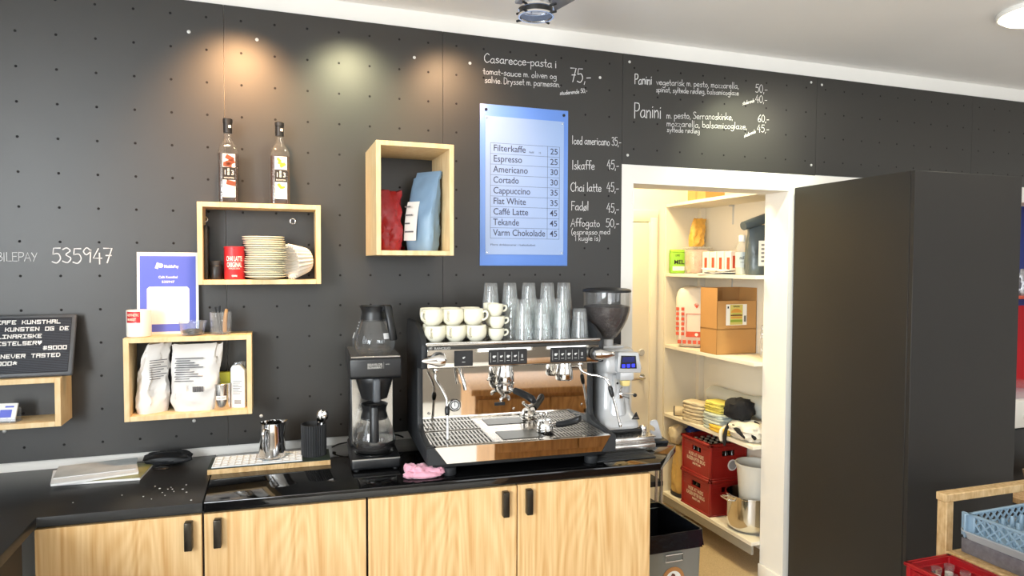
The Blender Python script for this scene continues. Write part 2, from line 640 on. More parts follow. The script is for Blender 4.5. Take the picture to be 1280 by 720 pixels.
# ---- chalk handwriting
GLY = {
 'a': ("~.42,.42 .25,.5 .05,.3 .1,.05 .28,.03 .42,.2;.42,.5 .42,.08 .5,0", .56), 'b': (".05,1 .05,0;~.05,.35 .25,.5 .42,.28 .3,.03 .05,.08", .5),
 'c': ("~.4,.42 .22,.5 .04,.25 .2,0 .42,.1", .48), 'd': ("~.4,.4 .22,.5 .04,.25 .18,0 .4,.12;.42,1 .42,0", .54),
 'e': ("~.05,.26 .4,.28 .3,.5 .1,.42 .04,.18 .2,0 .42,.08", .5), 'f': ("~.42,.95 .25,.98 .18,.8 .18,0;.02,.5 .38,.5", .42),
 'g': ("~.4,.42 .22,.5 .04,.28 .18,.06 .4,.2;~.42,.5 .42,-.2 .25,-.36 .05,-.25", .54), 'h': (".05,1 .05,0;~.05,.3 .25,.5 .4,.35 .4,0", .5),
 'i': (".08,.5 .08,0;.07,.68 .1,.72", .22), 'k': (".05,1 .05,0;.38,.5 .06,.22;.15,.28 .4,0", .48), 'l': (".08,1 .08,0", .22),
 'm': (".05,.5 .05,0;~.05,.32 .18,.5 .28,.38 .28,0;~.28,.32 .42,.5 .52,.38 .52,0", .64), 'n': (".05,.5 .05,0;~.05,.32 .24,.5 .38,.36 .38,0", .5),
 'o': ("~.24,.5 .05,.3 .12,.03 .32,.02 .42,.28 .24,.5", .5), 'p': (".05,.5 .05,-.38;~.05,.36 .25,.5 .42,.28 .28,.02 .05,.1", .5),
 'r': (".05,.5 .05,0;~.05,.3 .18,.48 .34,.46", .4), 's': ("~.36,.44 .2,.5 .08,.38 .22,.26 .36,.13 .2,0 .04,.06", .44),
 't': (".16,.85 .16,.05 .3,0;0,.5 .32,.5", .38), 'u': ("~.05,.5 .06,.1 .22,0 .38,.18;.4,.5 .4,0", .52), 'v': (".03,.5 .2,0 .38,.5", .44),
 'y': (".05,.5 .2,.08;.4,.5 .1,-.36", .48), 'z': (".04,.48 .36,.48 .04,.02 .38,.02", .44), 'ø': ("~.24,.5 .05,.3 .12,.03 .32,.02 .42,.28 .24,.5;.02,-.06 .44,.57", .52),
 'A': ("0,0 .28,1 .56,0;.1,.36 .46,.36", .6), 'B': (".05,0 .05,1;~.05,1 .4,.9 .36,.58 .05,.52;~.05,.52 .46,.42 .42,.06 .05,0", .56),
 'C': ("~.55,.85 .35,1 .08,.7 .08,.25 .32,0 .56,.15", .64), 'D': (".05,0 .05,1;~.05,1 .45,.8 .5,.3 .3,.04 .05,0", .6),
 'E': (".05,0 .05,1;.05,1 .45,1;.05,.55 .38,.55;.05,0 .46,0", .54), 'F': (".05,0 .05,1;.05,1 .45,1;.05,.55 .38,.55", .5), 'I': (".08,0 .08,1", .26),
 'L': (".05,1 .05,0 .45,0", .5), 'M': (".03,0 .06,1 .32,.4 .58,1 .6,0", .7), 'O': ("~.3,1 .06,.7 .1,.2 .32,0 .54,.25 .55,.75 .3,1", .64),
 'P': (".05,0 .05,1;~.05,1 .42,.95 .46,.65 .3,.48 .05,.48", .54), 'S': ("~.46,.88 .28,1 .08,.82 .25,.55 .46,.3 .3,.02 .04,.1", .54),
 'Y': (".03,1 .26,.5;.5,1 .18,0", .54), '0': ("~.25,1 .06,.7 .08,.2 .26,0 .44,.25 .44,.75 .25,1", .54), '1': (".05,.75 .2,1 .2,0", .34),
 '3': ("~.05,.9 .25,1 .42,.8 .2,.54 .45,.3 .28,0 .03,.1", .52), '4': (".3,1 .03,.35 .48,.35;.36,.7 .36,-.05", .56), '5': (".45,1 .12,1 .08,.58;~.08,.58 .35,.62 .46,.3 .28,0 .04,.08", .54),
 '6': ("~.4,1 .12,.6 .06,.2 .25,0 .44,.2 .3,.46 .1,.3", .52), '7': (".03,1 .46,1 .2,0;.14,.5 .42,.5", .52), '9': ("~.42,.8 .22,1 .05,.75 .2,.52 .42,.75;.43,.85 .38,0", .52),
 ',': (".1,.05 .05,-.15", .2), '.': (".07,0 .1,.03", .2), '-': (".05,.32 .35,.34", .42), '(': ("~.2,1.05 .05,.6 .06,.1 .2,-.2", .26), ')': ("~.05,1.05 .2,.6 .19,.1 .05,-.2", .26), ' ': ("", .3)}
def chalk(txt, x0, z0, x1, z1, h, wd=None):
    rnd = random.Random(hash(len(txt)) + int(x0 * 1000))
    tot = sum(GLY[c][1] for c in txt) * h
    k = (x1 - x0) / tot
    wd = wd or max(0.0024, min(0.0042, h * 0.075))
    mb = MB()
    t = bmesh.new()
    cx = 0.0
    for c in txt:
        st, adv = GLY[c]
        jz = rnd.uniform(-0.04, 0.04) * h
        for s in st.split(';'):
            if not s:
                continue
            sm = s[0] == '~'
            pts = [tuple(float(q) for q in p.split(',')) for p in s.lstrip('~').split(' ')]
            P = [Vector((p[0] * h * k + cx * k, p[1] * h + jz)) for p in pts]
            if sm:
                Q = []
                for i in range(len(P) - 1):
                    p0, p1, p2, p3 = P[max(i - 1, 0)], P[i], P[i + 1], P[min(i + 2, len(P) - 1)]
                    for q in range(5):
                        u = q / 5
                        Q.append(0.5 * (2 * p1 + (p2 - p0) * u + (2 * p0 - 5 * p1 + 4 * p2 - p3) * u * u + (3 * p1 - p0 - 3 * p2 + p3) * u ** 3))
                P = Q + [P[-1]]
            L, Rr = [], []
            for i, p in enumerate(P):
                d = (P[min(i + 1, len(P) - 1)] - P[max(i - 1, 0)])
                d = d.normalized() if d.length > 0 else Vector((1, 0))
                e = d * (wd * 0.4 if i == len(P) - 1 else (-wd * 0.4 if i == 0 else 0))
                nn = Vector((-d.y, d.x)) * wd * 0.5 * rnd.uniform(0.8, 1.15)
                for lst, q in ((L, p + e + nn), (Rr, p + e - nn)):
                    zz = z0 + q.y + (z1 - z0) * q.x / max(1e-6, x1 - x0)
                    lst.append(t.verts.new((x0 + q.x, -0.0012, zz)))
            for i in range(len(P) - 1):
                t.faces.new([L[i], L[i + 1], Rr[i + 1], Rr[i]])
        cx += adv * h
    bmesh.ops.recalc_face_normals(t, faces=t.faces[:])
    mb.take(t)
    o = mb.build('chalk_writing', M_chalk, wall_back)
    o['label'] = 'white chalk handwriting'
for a in (("Casarecce-pasta i", 0.926, 2.622, 1.292, 2.633, 0.041), ("tomat-sauce m. oliven og", 0.921, 2.568, 1.292, 2.579, 0.03),
 ("salvie. Drysset m. parmesan.", 0.93, 2.529, 1.311, 2.543, 0.03), ("75,-", 1.362, 2.574, 1.475, 2.581, 0.065), ("studerende 50,-", 1.308, 2.505, 1.454, 2.531, 0.02),
 ("Iced americano 35,-", 1.374, 2.276, 1.643, 2.283, 0.04), ("Iskaffe", 1.375, 2.152, 1.498, 2.16, 0.044), ("45,-", 1.564, 2.163, 1.633, 2.167, 0.044),
 ("Chai latte", 1.367, 2.047, 1.536, 2.052, 0.043), ("45,-", 1.563, 2.053, 1.632, 2.055, 0.044), ("Fadøl", 1.372, 1.956, 1.467, 1.957, 0.043),
 ("45,-", 1.564, 1.951, 1.635, 1.951, 0.043), ("Affogato", 1.37, 1.876, 1.529, 1.878, 0.039), ("50,-", 1.56, 1.879, 1.636, 1.879, 0.04),
 ("(espresso med", 1.373, 1.837, 1.587, 1.842, 0.028), ("1 kugle is)", 1.39, 1.806, 1.53, 1.81, 0.028), ("Panini", 1.715, 2.595, 1.816, 2.602, 0.049),
 ("vegetarisk m. pesto, mozzarella,", 1.84, 2.603, 2.345, 2.628, 0.033), ("spinat, syltede rødløg, balsamicoglaze", 1.839, 2.567, 2.346, 2.593, 0.028),
 ("50,-", 2.451, 2.619, 2.533, 2.623, 0.043), ("studerende", 2.37, 2.544, 2.447, 2.567, 0.02), ("40,-", 2.452, 2.565, 2.532, 2.568, 0.039),
 ("Panini", 1.714, 2.427, 1.874, 2.436, 0.076), ("m. pesto, Serranoskinke,", 1.901, 2.439, 2.31, 2.461, 0.036), ("mozzarella, balsamicoglaze,", 1.903, 2.398, 2.402, 2.418, 0.034),
 ("syltede rødløg", 1.905, 2.371, 2.105, 2.376, 0.026), ("60,-", 2.47, 2.462, 2.547, 2.465, 0.038), ("studerende", 2.383, 2.373, 2.458, 2.404, 0.019),
 ("45,-", 2.466, 2.409, 2.548, 2.411, 0.038), ("MOBILEPAY", -1.017, 1.696, -0.839, 1.697, 0.032), ("535947", -0.794, 1.69, -0.588, 1.692, 0.056)):
    chalk(*a)

# ================================================================== WORKTOP AND CABINETS
# front edge runs from (-0.70, -0.565) to (1.456, -0.691)
WT, WH = 0.90, 0.033
def fy(x):
    return -0.565 - (x + 0.70) * 0.0584
mb = MB()
mb.prism([(-1.5, 0.0), (-1.5, -2.2), (-0.70, -2.2), (-0.70, fy(-0.70)), (-0.226, fy(-0.226)), (-0.228, 0.0)], 'z', WT - WH, WT, 0.002)
wt = mb.build('worktop', M_top)
tag(wt, 'matte dusty black worktop turning the corner, with magazines on it', 'worktop')
mb = MB()
mb.prism([(-0.2245, 0.0), (-0.2225, fy(-0.2225)), (1.456, fy(1.456)), (1.66, -0.485), (1.66, 0.0)], 'z', WT - WH, WT, 0.002)
wt2 = mb.build('worktop', M_gloss)
tag(wt2, 'polished black worktop under the coffee machines, with a cut-off corner', 'worktop')

def cab_unit(x0, x1, label, ndoor=2):
    t = thing('cabinet', label, 'cabinet', (x0, fy(x0) + 0.022, FZ), math.atan(-0.0584))
    w_ = (x1 - x0) / math.cos(math.atan(0.0584))
    H = WT - WH - FZ - 0.002
    mb = MB()
    mb.box(0, w_, 0.0, 0.52, 0.1, H)
    mb.box(0.0, w_, 0.05, 0.5, 0, 0.1)
    mb.build('body', M_cabbody, t)
    return t, w_, H
M_cabbody = mat('cabinet carcass', '2b2521', 0.6)
M_edge = mat('birch edge', 'b98f58', 0.6)
def door(t, x0, x1, H, hx):
    mb = MB()
    mb.box(0, x1 - x0, -0.02, -0.001, 0, H - 0.11, 0.0012, 1)
    d = mb.build('door', M_ash, t, loc=(x0, 0, 0.105))
    hb = MB()
    zc = H - 0.105 - 0.066
    hb.box(hx - x0 - 0.012, hx - x0 + 0.012, -0.05, -0.0195, zc - 0.047, zc + 0.047, 0.003)
    hb.build('handle', M_handle, d)
t, w_, H = cab_unit(-0.705, 0.306, 'ash veneered cabinet beside the corner of the worktop')
door(t, 0.0, 0.477, H, 0.440)
door(t, 0.485, w_ - 0.003, H, 0.528)
t, w_, H = cab_unit(0.309, 1.414, 'ash veneered cabinet beneath the espresso machine')
door(t, 0.002, 0.549, H, 0.502)
door(t, 0.554, w_ - 0.001, H, 0.594)
t = thing('cabinet', 'dark cabinet under the return of the corner worktop', 'cabinet', (-1.46, -2.15, FZ))
mb = MB(); mb.box(0, 0.715, 0, 1.55, 0.1, WT - WH - FZ - 0.002); mb.box(0, 0.66, 0, 1.55, 0, 0.1)
mb.build('body', M_cabbody, t)
mb = MB(); mb.box(0.716, 0.734, 0.01, 0.76, 0.105, WT - WH - FZ - 0.01, 0.002); mb.build('door', M_cabbody, t)
mb = MB(); mb.box(0.716, 0.734, 0.77, 1.545, 0.105, WT - WH - FZ - 0.01, 0.002); mb.build('door', M_cabbody, t)
# wooden bar on the guests' side of the work aisle (seen mirrored in the machine)
t = thing('bar_counter', 'wooden bar counter behind the viewer, mirrored in the espresso machine', 'bar counter', (1.05, -2.55, FZ))
mb = MB(); mb.box(0, 2.0, 0.0, 0.6, 0.0, 0.98); mb.build('body', M_oak, t)
mb = MB(); mb.box(-0.03, 2.03, -0.03, 0.63, 0.98, 1.02, 0.004); mb.build('top', M_oak, t)
for k in range(4):
    mb = MB(); mb.box(0.02 + k * 0.49, 0.50 + k * 0.49, 0.601, 0.618, 0.74, 0.95, 0.003)
    d = mb.build('drawer', M_oak, t)
    mb = MB(); mb.cyl((0.26 + k * 0.49, 0.618, 0.85), (0.26 + k * 0.49, 0.64, 0.85), 0.014, bev=0.003); mb.build('knob', M_handle, d)

# crumbs of plaster on the matte worktop
mb = MB()
rnd = random.Random(3)
for x, y in ((-0.628, -0.453), (-0.491, -0.425), (-0.42, -0.464), (-0.39, -0.5), (-0.381, -0.391), (-0.366, -0.44), (-0.353, -0.475), (-0.353, -0.407), (-0.338, -0.412), (-0.304, -0.424), (-0.288, -0.463), (-0.298, -0.378), (-0.264, -0.554), (-0.40, -0.36), (-0.33, -0.44), (-0.345, -0.39)):
    s = rnd.uniform(0.003, 0.008)
    mb.blob((x, y, WT + 0.0008), (s, s * 0.8, 0.002), 0.3, 2, rnd.randint(0, 99), 2.2, 10, 6)
o = mb.build('crumbs', M_paper)
o['kind'] = 'stuff'
tag(o, 'white crumbs scattered on the matte black worktop', 'crumbs')

# ================================================================== WALL SHELVES
def box_shelf(x0, x1, z0, z1, d, label, th=0.019):
    t = thing('box_shelf', label, 'shelf', ((x0 + x1) / 2, -0.0005, z0), 0, 'birch plywood box shelves on the black wall')
    hw = (x1 - x0) / 2
    H = z1 - z0
    b = 0.0012
    for s in (-1, 1):
        mb = MB(); mb.box(min(s * hw, s * (hw - th)), max(s * hw, s * (hw - th)), -d, 0, 0, H, b, 1); mb.build('side_panel', M_birch, t)
    mb = MB(); mb.box(-hw + th, hw - th, -d, 0, 0, th, b, 1); mb.build('bottom_panel', M_birch, t)
    mb = MB(); mb.box(-hw + th, hw - th, -d, 0, H - th, H, b, 1); mb.build('top_panel', M_birch, t)
    return t
sA = box_shelf(-0.275, 0.186, 1.607, 1.929, 0.14, 'birch box shelf holding the saucers and the red chai tin')
for x in (-0.215, 0.125):      # two steel eyelets on the wall inside the shelf
    mb = MB(); mb.tube([(x + 0.011 * math.cos(a), -0.004, 0.262 + 0.011 * math.sin(a)) for a in [i * PI / 8 for i in range(16)]], 0.003, 8, False, closed=True)
    mb.build('eyelet', M_chrome, sA)
sB = box_shelf(-0.530, -0.082, 1.094, 1.409, 0.16, 'birch box shelf filled with two white foil bags')
sC = box_shelf(0.385, 0.700, 1.725, 2.177, 0.32, 'tall birch box shelf with a red and a blue coffee bag')
sD = box_shelf(-1.19, -0.736, 1.092, 1.272, 0.145, 'low birch box shelf under the letter board')
SA, SB, SC, SD = 1.607 + 0.0192, 1.094 + 0.0192, 1.725 + 0.0192, 1.092 + 0.0192

# ---- syrup bottles
M_bglass = clear('bottle glass', (0.86, 0.84, 0.80), 0.6, 0.03)
M_syrup = mat('dark syrup', '26110a', 0.12, spec=0.6)
M_syrup2 = mat('amber syrup', '34150a', 0.12, spec=0.6)
M_lab = mat('bottle label', 'f2f0ea', 0.6)
M_choc = mat('chocolate print', '7a3b22', 0.6)
M_yel = mat('vanilla print', 'e3c431', 0.6)
def bottle(x, y, rz, label, liquid, pics):
    t = thing('syrup_bottle', label, 'bottle', (x, y, 1.9295), rz, 'syrup bottles on the saucer shelf')
    mb = MB()
    sq = 5
    prof = [(0.0, 0.0), (0.036, 0.0), (0.039, 0.004), (0.039, 0.195)]
    mb.lathe(prof + [(0.037, 0.212), (0.030, 0.228), (0.020, 0.245)], n=40, sq=sq, c=(0, 0, 0))
    mb.lathe([(0.0195, 0.243), (0.0155, 0.262), (0.0145, 0.292)], n=28)
    mb.build('glass', M_bglass, t)
    mb = MB(); mb.lathe([(0, 0.004), (0.0365, 0.004), (0.0368, 0.196), (0, 0.196)], n=40, sq=sq); mb.build('syrup', liquid, t)
    mb = MB(); mb.lathe([(0, 0.28), (0.0165, 0.28), (0.0168, 0.318), (0.018, 0.319), (0.018, 0.334), (0.016, 0.336), (0, 0.336)], n=28); mb.mi(1).box(0.002, 0.011, -0.0185, -0.016, 0.298, 0.308); mb.build('cap', [M_plastic, M_lab], t)
    mb = MB()
    mb.mi(0).box(-0.022, 0.024, -0.0400, -0.0388, 0.022, 0.192)
    mb.mi(1).box(-0.0222, 0.0242, -0.0408, -0.0396, 0.090, 0.140)
    mb.mi(0)
    mb.text('1', 0.026, (-0.0195, -0.0409, 0.110)); mb.text('8', 0.018, (-0.0055, -0.0409, 0.1225)); mb.text('8', 0.018, (-0.0055, -0.0409, 0.1085)); mb.text('3', 0.026, (0.0075, -0.0409, 0.110))
    mb.text('ROUTIN', 0.008, (-0.018, -0.0409, 0.095), width=0.036)
    mb.mi(2)
    for (px, pz, a, s) in pics:
        M = Matrix.Translation((px, -0.0405, pz)) @ Matrix.Rotation(a, 4, 'Y')
        mb.box(-s, s, -0.0004, 0.0004, -s * 0.55, s * 0.55, 0.0, 1, M)
    mb.mi(3).text('FLAVOUR', 0.005, (-0.012, -0.0402, 0.046), width=0.024); mb.text('SYRUP', 0.004, (-0.008, -0.0402, 0.034), width=0.016)
    mb.build('label', [M_lab, M_ink, M_choc if liquid is M_syrup else M_yel, M_print], t)
bottle(-0.165, -0.08, R(6), 'square syrup bottle with chocolate pieces on its label', M_syrup, [(0.004, 0.176, 0.5, 0.016), (0.006, 0.160, -0.4, 0.017), (-0.004, 0.150, 0.1, 0.016), (0.008, 0.078, 0.2, 0.017)])
bottle(0.030, -0.08, R(4), 'square syrup bottle with yellow vanilla flowers on its label', M_syrup2, [(-0.006, 0.178, 0.8, 0.010), (0.008, 0.158, -0.6, 0.012), (-0.002, 0.165, 0.3, 0.009), (-0.004, 0.074, 0.9, 0.011), (0.008, 0.068, -0.4, 0.008)])

# ---- inside the saucer shelf
M_chai = mat('chai tin red', 'c5282f', 0.38)
t = thing('chai_tin', 'red cardboard tin with white chai lettering', 'tin', (-0.145, -0.085, SA), R(-2))
mb = MB(); mb.lathe([(0, 0), (0.038, 0), (0.0388, 0.002), (0.0388, 0.124), (0, 0.124)], n=40); mb.build('body', M_chai, t)
mb = MB(); mb.lathe([(0, 0.1242), (0.0395, 0.1242), (0.0398, 0.130), (0.038, 0.1315), (0, 0.1315)], n=40); mb.build('lid', M_chai, t)
def wrap_text(mb, s, size, r, z, th0=0.0, width=None, bold=0.0):
    """text wrapped round an upright can of radius r facing -y"""
    sub = MB(); sub.text(s, size, (0, 0, 0), rot=(0, 0, 0), align='CENTER', width=width, bold=bold, ext=0.0)
    tt = bmesh.new()
    vm = {}
    for v in sub.bm.verts:
        a = -PI / 2 + v.co.x / r + th0
        vm[v] = tt.verts.new((r * math.cos(a), r * math.sin(a), z + v.co.y))
    for f in sub.bm.faces:
        try:
            tt.faces.new([vm[v] for v in f.verts])
        except ValueError:
            pass
    sub.bm.free()
    mb.take(tt)
mb = MB(); wrap_text(mb, 'CHAI LATTE', 0.027, 0.0396, 0.074, 0.06, 0.064, 0.0006); wrap_text(mb, 'ORIGINAL', 0.027, 0.0396, 0.050, 0.06, 0.060, 0.0006); wrap_text(mb, 'POWDER DRINK', 0.009, 0.0396, 0.041, 0.06, 0.044); wrap_text(mb, 'CHAI', 0.009, 0.0396, 0.012, 0.06, 0.02, 0.0005)
mb.build('lettering', M_lab, t)
t = thing('canister', 'small black lidded jar beside the chai tin', 'jar', (-0.213, -0.08, SA))
mb = MB(); mb.lathe([(0, 0), (0.0235, 0), (0.0245, 0.002), (0.0245, 0.052), (0.022, 0.056), (0, 0.056)], n=28); mb.build('body', M_plastic, t)
mb = MB(); mb.lathe([(0, 0.0562), (0.0195, 0.0562), (0.0195, 0.072), (0.018, 0.074), (0, 0.074)], n=28); mb.build('lid', M_plasticm, t)
mb = MB(); mb.box(-0.0065, 0.0065, -0.045, 0.045, 0, 0.215, 0.004)
o = mb.build('black_folder', M_plasticm, loc=(-0.2475, -0.06, SA)); tag(o, 'slim black folder standing against the side of the saucer shelf', 'folder')
# saucers
def saucer():
    mb = MB(); mb.lathe([(0, 0.0), (0.040, 0.0), (0.043, 0.002), (0.060, 0.005), (0.078, 0.010), (0.0815, 0.0125), (0.081, 0.0142), (0.076, 0.0135), (0.056, 0.0085), (0.038, 0.0065), (0, 0.0065)], n=48)
    return mb.build('saucer', M_ceramic)
sa = saucer()
rnd = random.Random(5)
N_S = 19
for k in range(N_S):
    o = sa if k == 0 else sa.copy()
    if k:
        C.objects.link(o)
    o.location = (-0.028 + rnd.uniform(-0.004, 0.004) + (0.0 if k < N_S - 2 else -0.006), -0.0825 + rnd.uniform(-0.003, 0.003), SA + 0.0088 * k)
    o.rotation_euler = (0, 0, rnd.uniform(0, 6))
    tag(o, 'cream saucer in the tall stack beside the chai tin', 'saucer', 'saucers stacked in the shelf')
# nested paper filters lying on their side
M_filter = mat('paper filter', 'f0eadf', 0.85)
mb = MB()
rings = []
NF = 120
for (r, h, fl) in ((0.044, 0.0, 0.0), (0.048, 0.004, 0.004), (0.056, 0.03, 0.0065), (0.064, 0.062, 0.008), (0.070, 0.082, 0.009)):
    rings.append([((r + fl * 0.5 * math.cos(i * 24 / NF * 2 * PI)) * math.cos(2 * PI * i / NF), (r + fl * 0.5 * math.cos(i * 24 / NF * 2 * PI)) * math.sin(2 * PI * i / NF), h) for i in range(NF)])
inner = [[(x * 0.93, y * 0.93, h - 0.0005) for x, y, h in ring] for ring in rings[::-1]]
inner[-1] = [(x, y, 0.008) for x, y, h in inner[-1]]
mb.loft(rings + inner)
for q in range(3):
    mb.loft([[(x * (0.92 - 0.02 * q), y * (0.92 - 0.02 * q), h) for x, y, h in rings[-1]], [(x * (0.90 - 0.02 * q), y * (0.90 - 0.02 * q), h - 0.002) for x, y, h in rings[-1]]], caps=False)
o = mb.build('paper_filter', M_filter, loc=(0.136, -0.074, SA + 0.080))
d = Vector((-0.86, -0.47, -0.10)).normalized()
o.rotation_euler = d.to_track_quat('Z', 'Y').to_euler()
tag(o, 'nested fluted paper coffee filters lying on their side by the saucers', 'coffee filters')

# ---- tall shelf: two coffee bags
M_bagred = mat('red foil', 'a5141c', 0.28, var=0.25, scale=18, bump=0.5, spec=0.6)
M_bagblue = mat('blue matte foil', '7794b0', 0.42, var=0.08, scale=9, bump=0.15)
mb = MB(); mb.pouch(0.105, 0.07, 0.255, (0.004, 0.01), 0.02, 3, 0.006, 0.004)
o = mb.build('coffee_bag', M_bagred, loc=(0.460, -0.15, SC)); o.rotation_euler = (0, 0, R(8))
tag(o, 'crumpled shiny red coffee bag in the tall box shelf', 'coffee bag')
t = thing('coffee_bag', 'pale blue coffee bag with a white label and folded clip top', 'coffee bag', (0.602, -0.17, SC), R(-52))
mb = MB(); mb.pouch(0.14, 0.085, 0.315, (0.006, 0.02), 0.010, 8, 0.006, 0.0, ex=4.2); mb.build('body', M_bagblue, t)
mb = MB(); mb.box(-0.062, 0.07, -0.004, 0.010, 0.0, 0.036, 0.003, M=Matrix.Translation((0.006, 0.02, 0.306)) @ Matrix.Rotation(R(-20), 4, 'X')); mb.build('folded_top', M_bagblue, t)
mb = MB()
mb.mi(0).sheet(lambda u, v: Vector((-0.058 + 0.066 * u, -0.0545 + 0.050 * max(0, (v * 0.165 + 0.045) / 0.315) ** 2.6 + 0.02 * ((v * 0.165 + 0.045) / 0.315) ** 2, 0.045 + 0.165 * v)), 4, 8, 0.0008)
mb.mi(1)
for k, (zz, ww) in enumerate(((0.190, 0.03), (0.155, 0.04), (0.120, 0.025), (0.085, 0.045))):
    mb.box(-0.05, -0.05 + ww, -0.0562, -0.054, zz - 0.006, zz)
mb.build('label', [M_lab, M_print], t)
mb = MB(); mb.blob((0, 0, 0.013), (0.036, 0.016, 0.026), 0.25, 2, 4, 2.5, 18, 10)
o = mb.build('foil_sachet', M_bagred, loc=(0.560, -0.012, 1.950)); tag(o, 'little red foil sachet tucked behind the blue coffee bag', 'sachet')
o.location = (0.535, -0.02, SC)

# ---- shelf with the white foil bags
t = thing('foil_bag', 'narrow white foil bag slumped at the end of its shelf', 'bag', (-0.446, -0.085, SB), R(34))
mb = MB(); mb.pouch(0.112, 0.078, 0.266, (0.024, -0.004), 0.020, 11, 0.010, 0.012, wtop=0.085); mb.build('body', M_bagw, t)
mb = MB(); mb.mi(0)
for k in range(9):
    mb.box(-0.035, 0.03 - 0.012 * (k % 3), -0.0585 + 0.0006 * k, -0.0565 + 0.0006 * k, 0.205 - 0.009 * k, 0.208 - 0.009 * k)
mb.build('print', M_print, t)
t = thing('foil_bag', 'broad white foil bag with a printed text block and barcode', 'bag', (-0.293, -0.082, SB), R(-4))
mb = MB(); mb.pouch(0.158, 0.110, 0.260, (0.010, 0.0), 0.018, 17, 0.008, -0.008, wtop=0.180); mb.build('body', M_bagw, t)
mb = MB()
def on_bag(z):
    u = z / 0.260
    return -(0.115 / 2 * (1 - u ** 2.6) + 0.006 * u) - 0.010
for k in range(11):
    z = 0.205 - 0.0085 * k
    mb.box(-0.065 + 0.004 * (k % 2), 0.035 - 0.016 * ((k * 7) % 4), on_bag(z), on_bag(z) + 0.012, z, z + 0.0022)
for k in range(12):
    mb.box(0.0 + 0.0032 * k, 0.0 + 0.0032 * k + (0.0022 if k % 3 else 0.0012), on_bag(0.08), on_bag(0.08) + 0.01, 0.078, 0.098)
mb.build('print', M_print, t)
M_yelp = mat('yellow carton', 'd9d23c', 0.5)
mb = MB(); mb.mi(0).box(-0.038, 0.038, -0.014, 0.014, 0, 0.137, 0.003); mb.mi(1).text('TE', 0.02, (-0.02, -0.0145, 0.10)); mb.text('BREWED', 0.010, (-0.028, -0.0145, 0.085), width=0.05)
o = mb.build('tea_packet', [M_yelp, M_ink], loc=(-0.205, -0.045, SB)); tag(o, 'yellow tea packet standing behind the steel tin', 'packet')
t = thing('tea_tin', 'round brushed steel tin with a paper strip label', 'tin', (-0.196, -0.112, SB))
mb = MB(); mb.lathe([(0, 0), (0.031, 0), (0.032, 0.002), (0.032, 0.085), (0, 0.085)], n=36); mb.build('body', M_steel, t)
mb = MB(); mb.lathe([(0, 0.0852), (0.0328, 0.0852), (0.0328, 0.100), (0.031, 0.102), (0, 0.102)], n=36); mb.build('lid', M_steel, t)
mb = MB(); mb.mi(0).sheet(lambda u, v: Vector((0.0325 * math.cos(-PI / 2 + (u - 0.5) * 1.2), 0.0325 * math.sin(-PI / 2 + (u - 0.5) * 1.2), 0.040 + 0.016 * v)), 8, 1); mb.mi(1); wrap_text(mb, 'EARL GREY', 0.008, 0.0328, 0.045, 0, 0.03); mb.build('label', [M_lab, M_ink], t)
mb = MB()
mb.mi(0).prism([(-0.027, 0), (0.027, 0), (0.027, 0.150), (0.008, 0.172), (-0.020, 0.170), (-0.027, 0.158)], 'y', -0.012, 0.012, 0.0008, seg=1)
mb.mi(1)
for k in range(8):
    mb.box(-0.018, 0.016 - 0.006 * (k % 3), -0.0126, -0.0118, 0.105 - 0.007 * k, 0.107 - 0.007 * k)
for k in range(8):
    mb.box(-0.012 + 0.0032 * k, -0.012 + 0.0032 * k + 0.0018, -0.0126, -0.0118, 0.015, 0.032)
o = mb.build('carton', [M_paper, M_print], loc=(-0.134, -0.105, SB)); o.rotation_euler = (0, 0, R(-14)); tag(o, 'slim white carton with fine print next to the steel tin', 'carton')
mb = MB(); mb.pouch(0.038, 0.030, 0.175, (0.004, 0), 0.016, 23, 0.004)
o = mb.build('plastic_bag', M_film, loc=(-0.132, -0.055, SB)); tag(o, 'clear plastic bag behind the slim white carton', 'plastic bag')

# ---- on top of that shelf
TB = 1.4093
M_mob = mat('payment sign blue', '5563c9', 0.3, var=0.04, scale=3)
t = thing('payment_sign', 'blue payment sign in a white border leaning on the wall', 'sign', (-0.393, -0.036, TB), 0, rot=(R(-3), 0, 0))
mb = MB(); mb.box(-0.110, 0.110, -0.0015, 0.0015, 0, 0.325); mb.build('sheet', M_paper, t)
mb = MB(); mb.box(-0.100, 0.100, -0.0023, -0.0013, 0.010, 0.310); mb.build('blue_print', M_mob, t)
mb = MB()
mb.prism([(-0.073 + 0.0, 0.040), (0.068, 0.040), (0.076, 0.048), (0.076, 0.180), (0.068, 0.188), (-0.067, 0.188), (-0.075, 0.180), (-0.075, 0.048)], 'y', -0.0031, -0.0021)
mb.text('MobilePay', 0.017, (-0.014, -0.0025, 0.263), width=0.052, bold=0.0004)
mb.text('Café Kunsthal', 0.013, (0.0, -0.0025, 0.222), align='CENTER', width=0.068, bold=0.0003)
mb.text('535947', 0.013, (0.0, -0.0025, 0.203), align='CENTER', width=0.046, bold=0.0003)
mb.prism([(-0.047, 0.262), (-0.036, 0.258), (-0.028, 0.280), (-0.039, 0.285)], 'y', -0.0031, -0.0021)
mb.lathe([(0, 0), (0.009, 0), (0.009, 0.0008), (0, 0.0008)], (-0.026, -0.0022, 0.272), 20, axis=Vector((0, -1, 0)))
mb.build('white_lettering', M_paper, t)
t = thing('mug', 'white mug with a red printed patch', 'mug', (-0.485, -0.105, TB))
mb = MB(); mb.lathe([(0, 0), (0.038, 0), (0.042, 0.003), (0.043, 0.010), (0.043, 0.100), (0.0418, 0.102), (0.0395, 0.100), (0.0395, 0.008), (0, 0.006)], n=48); mb.build('body', M_china, t)
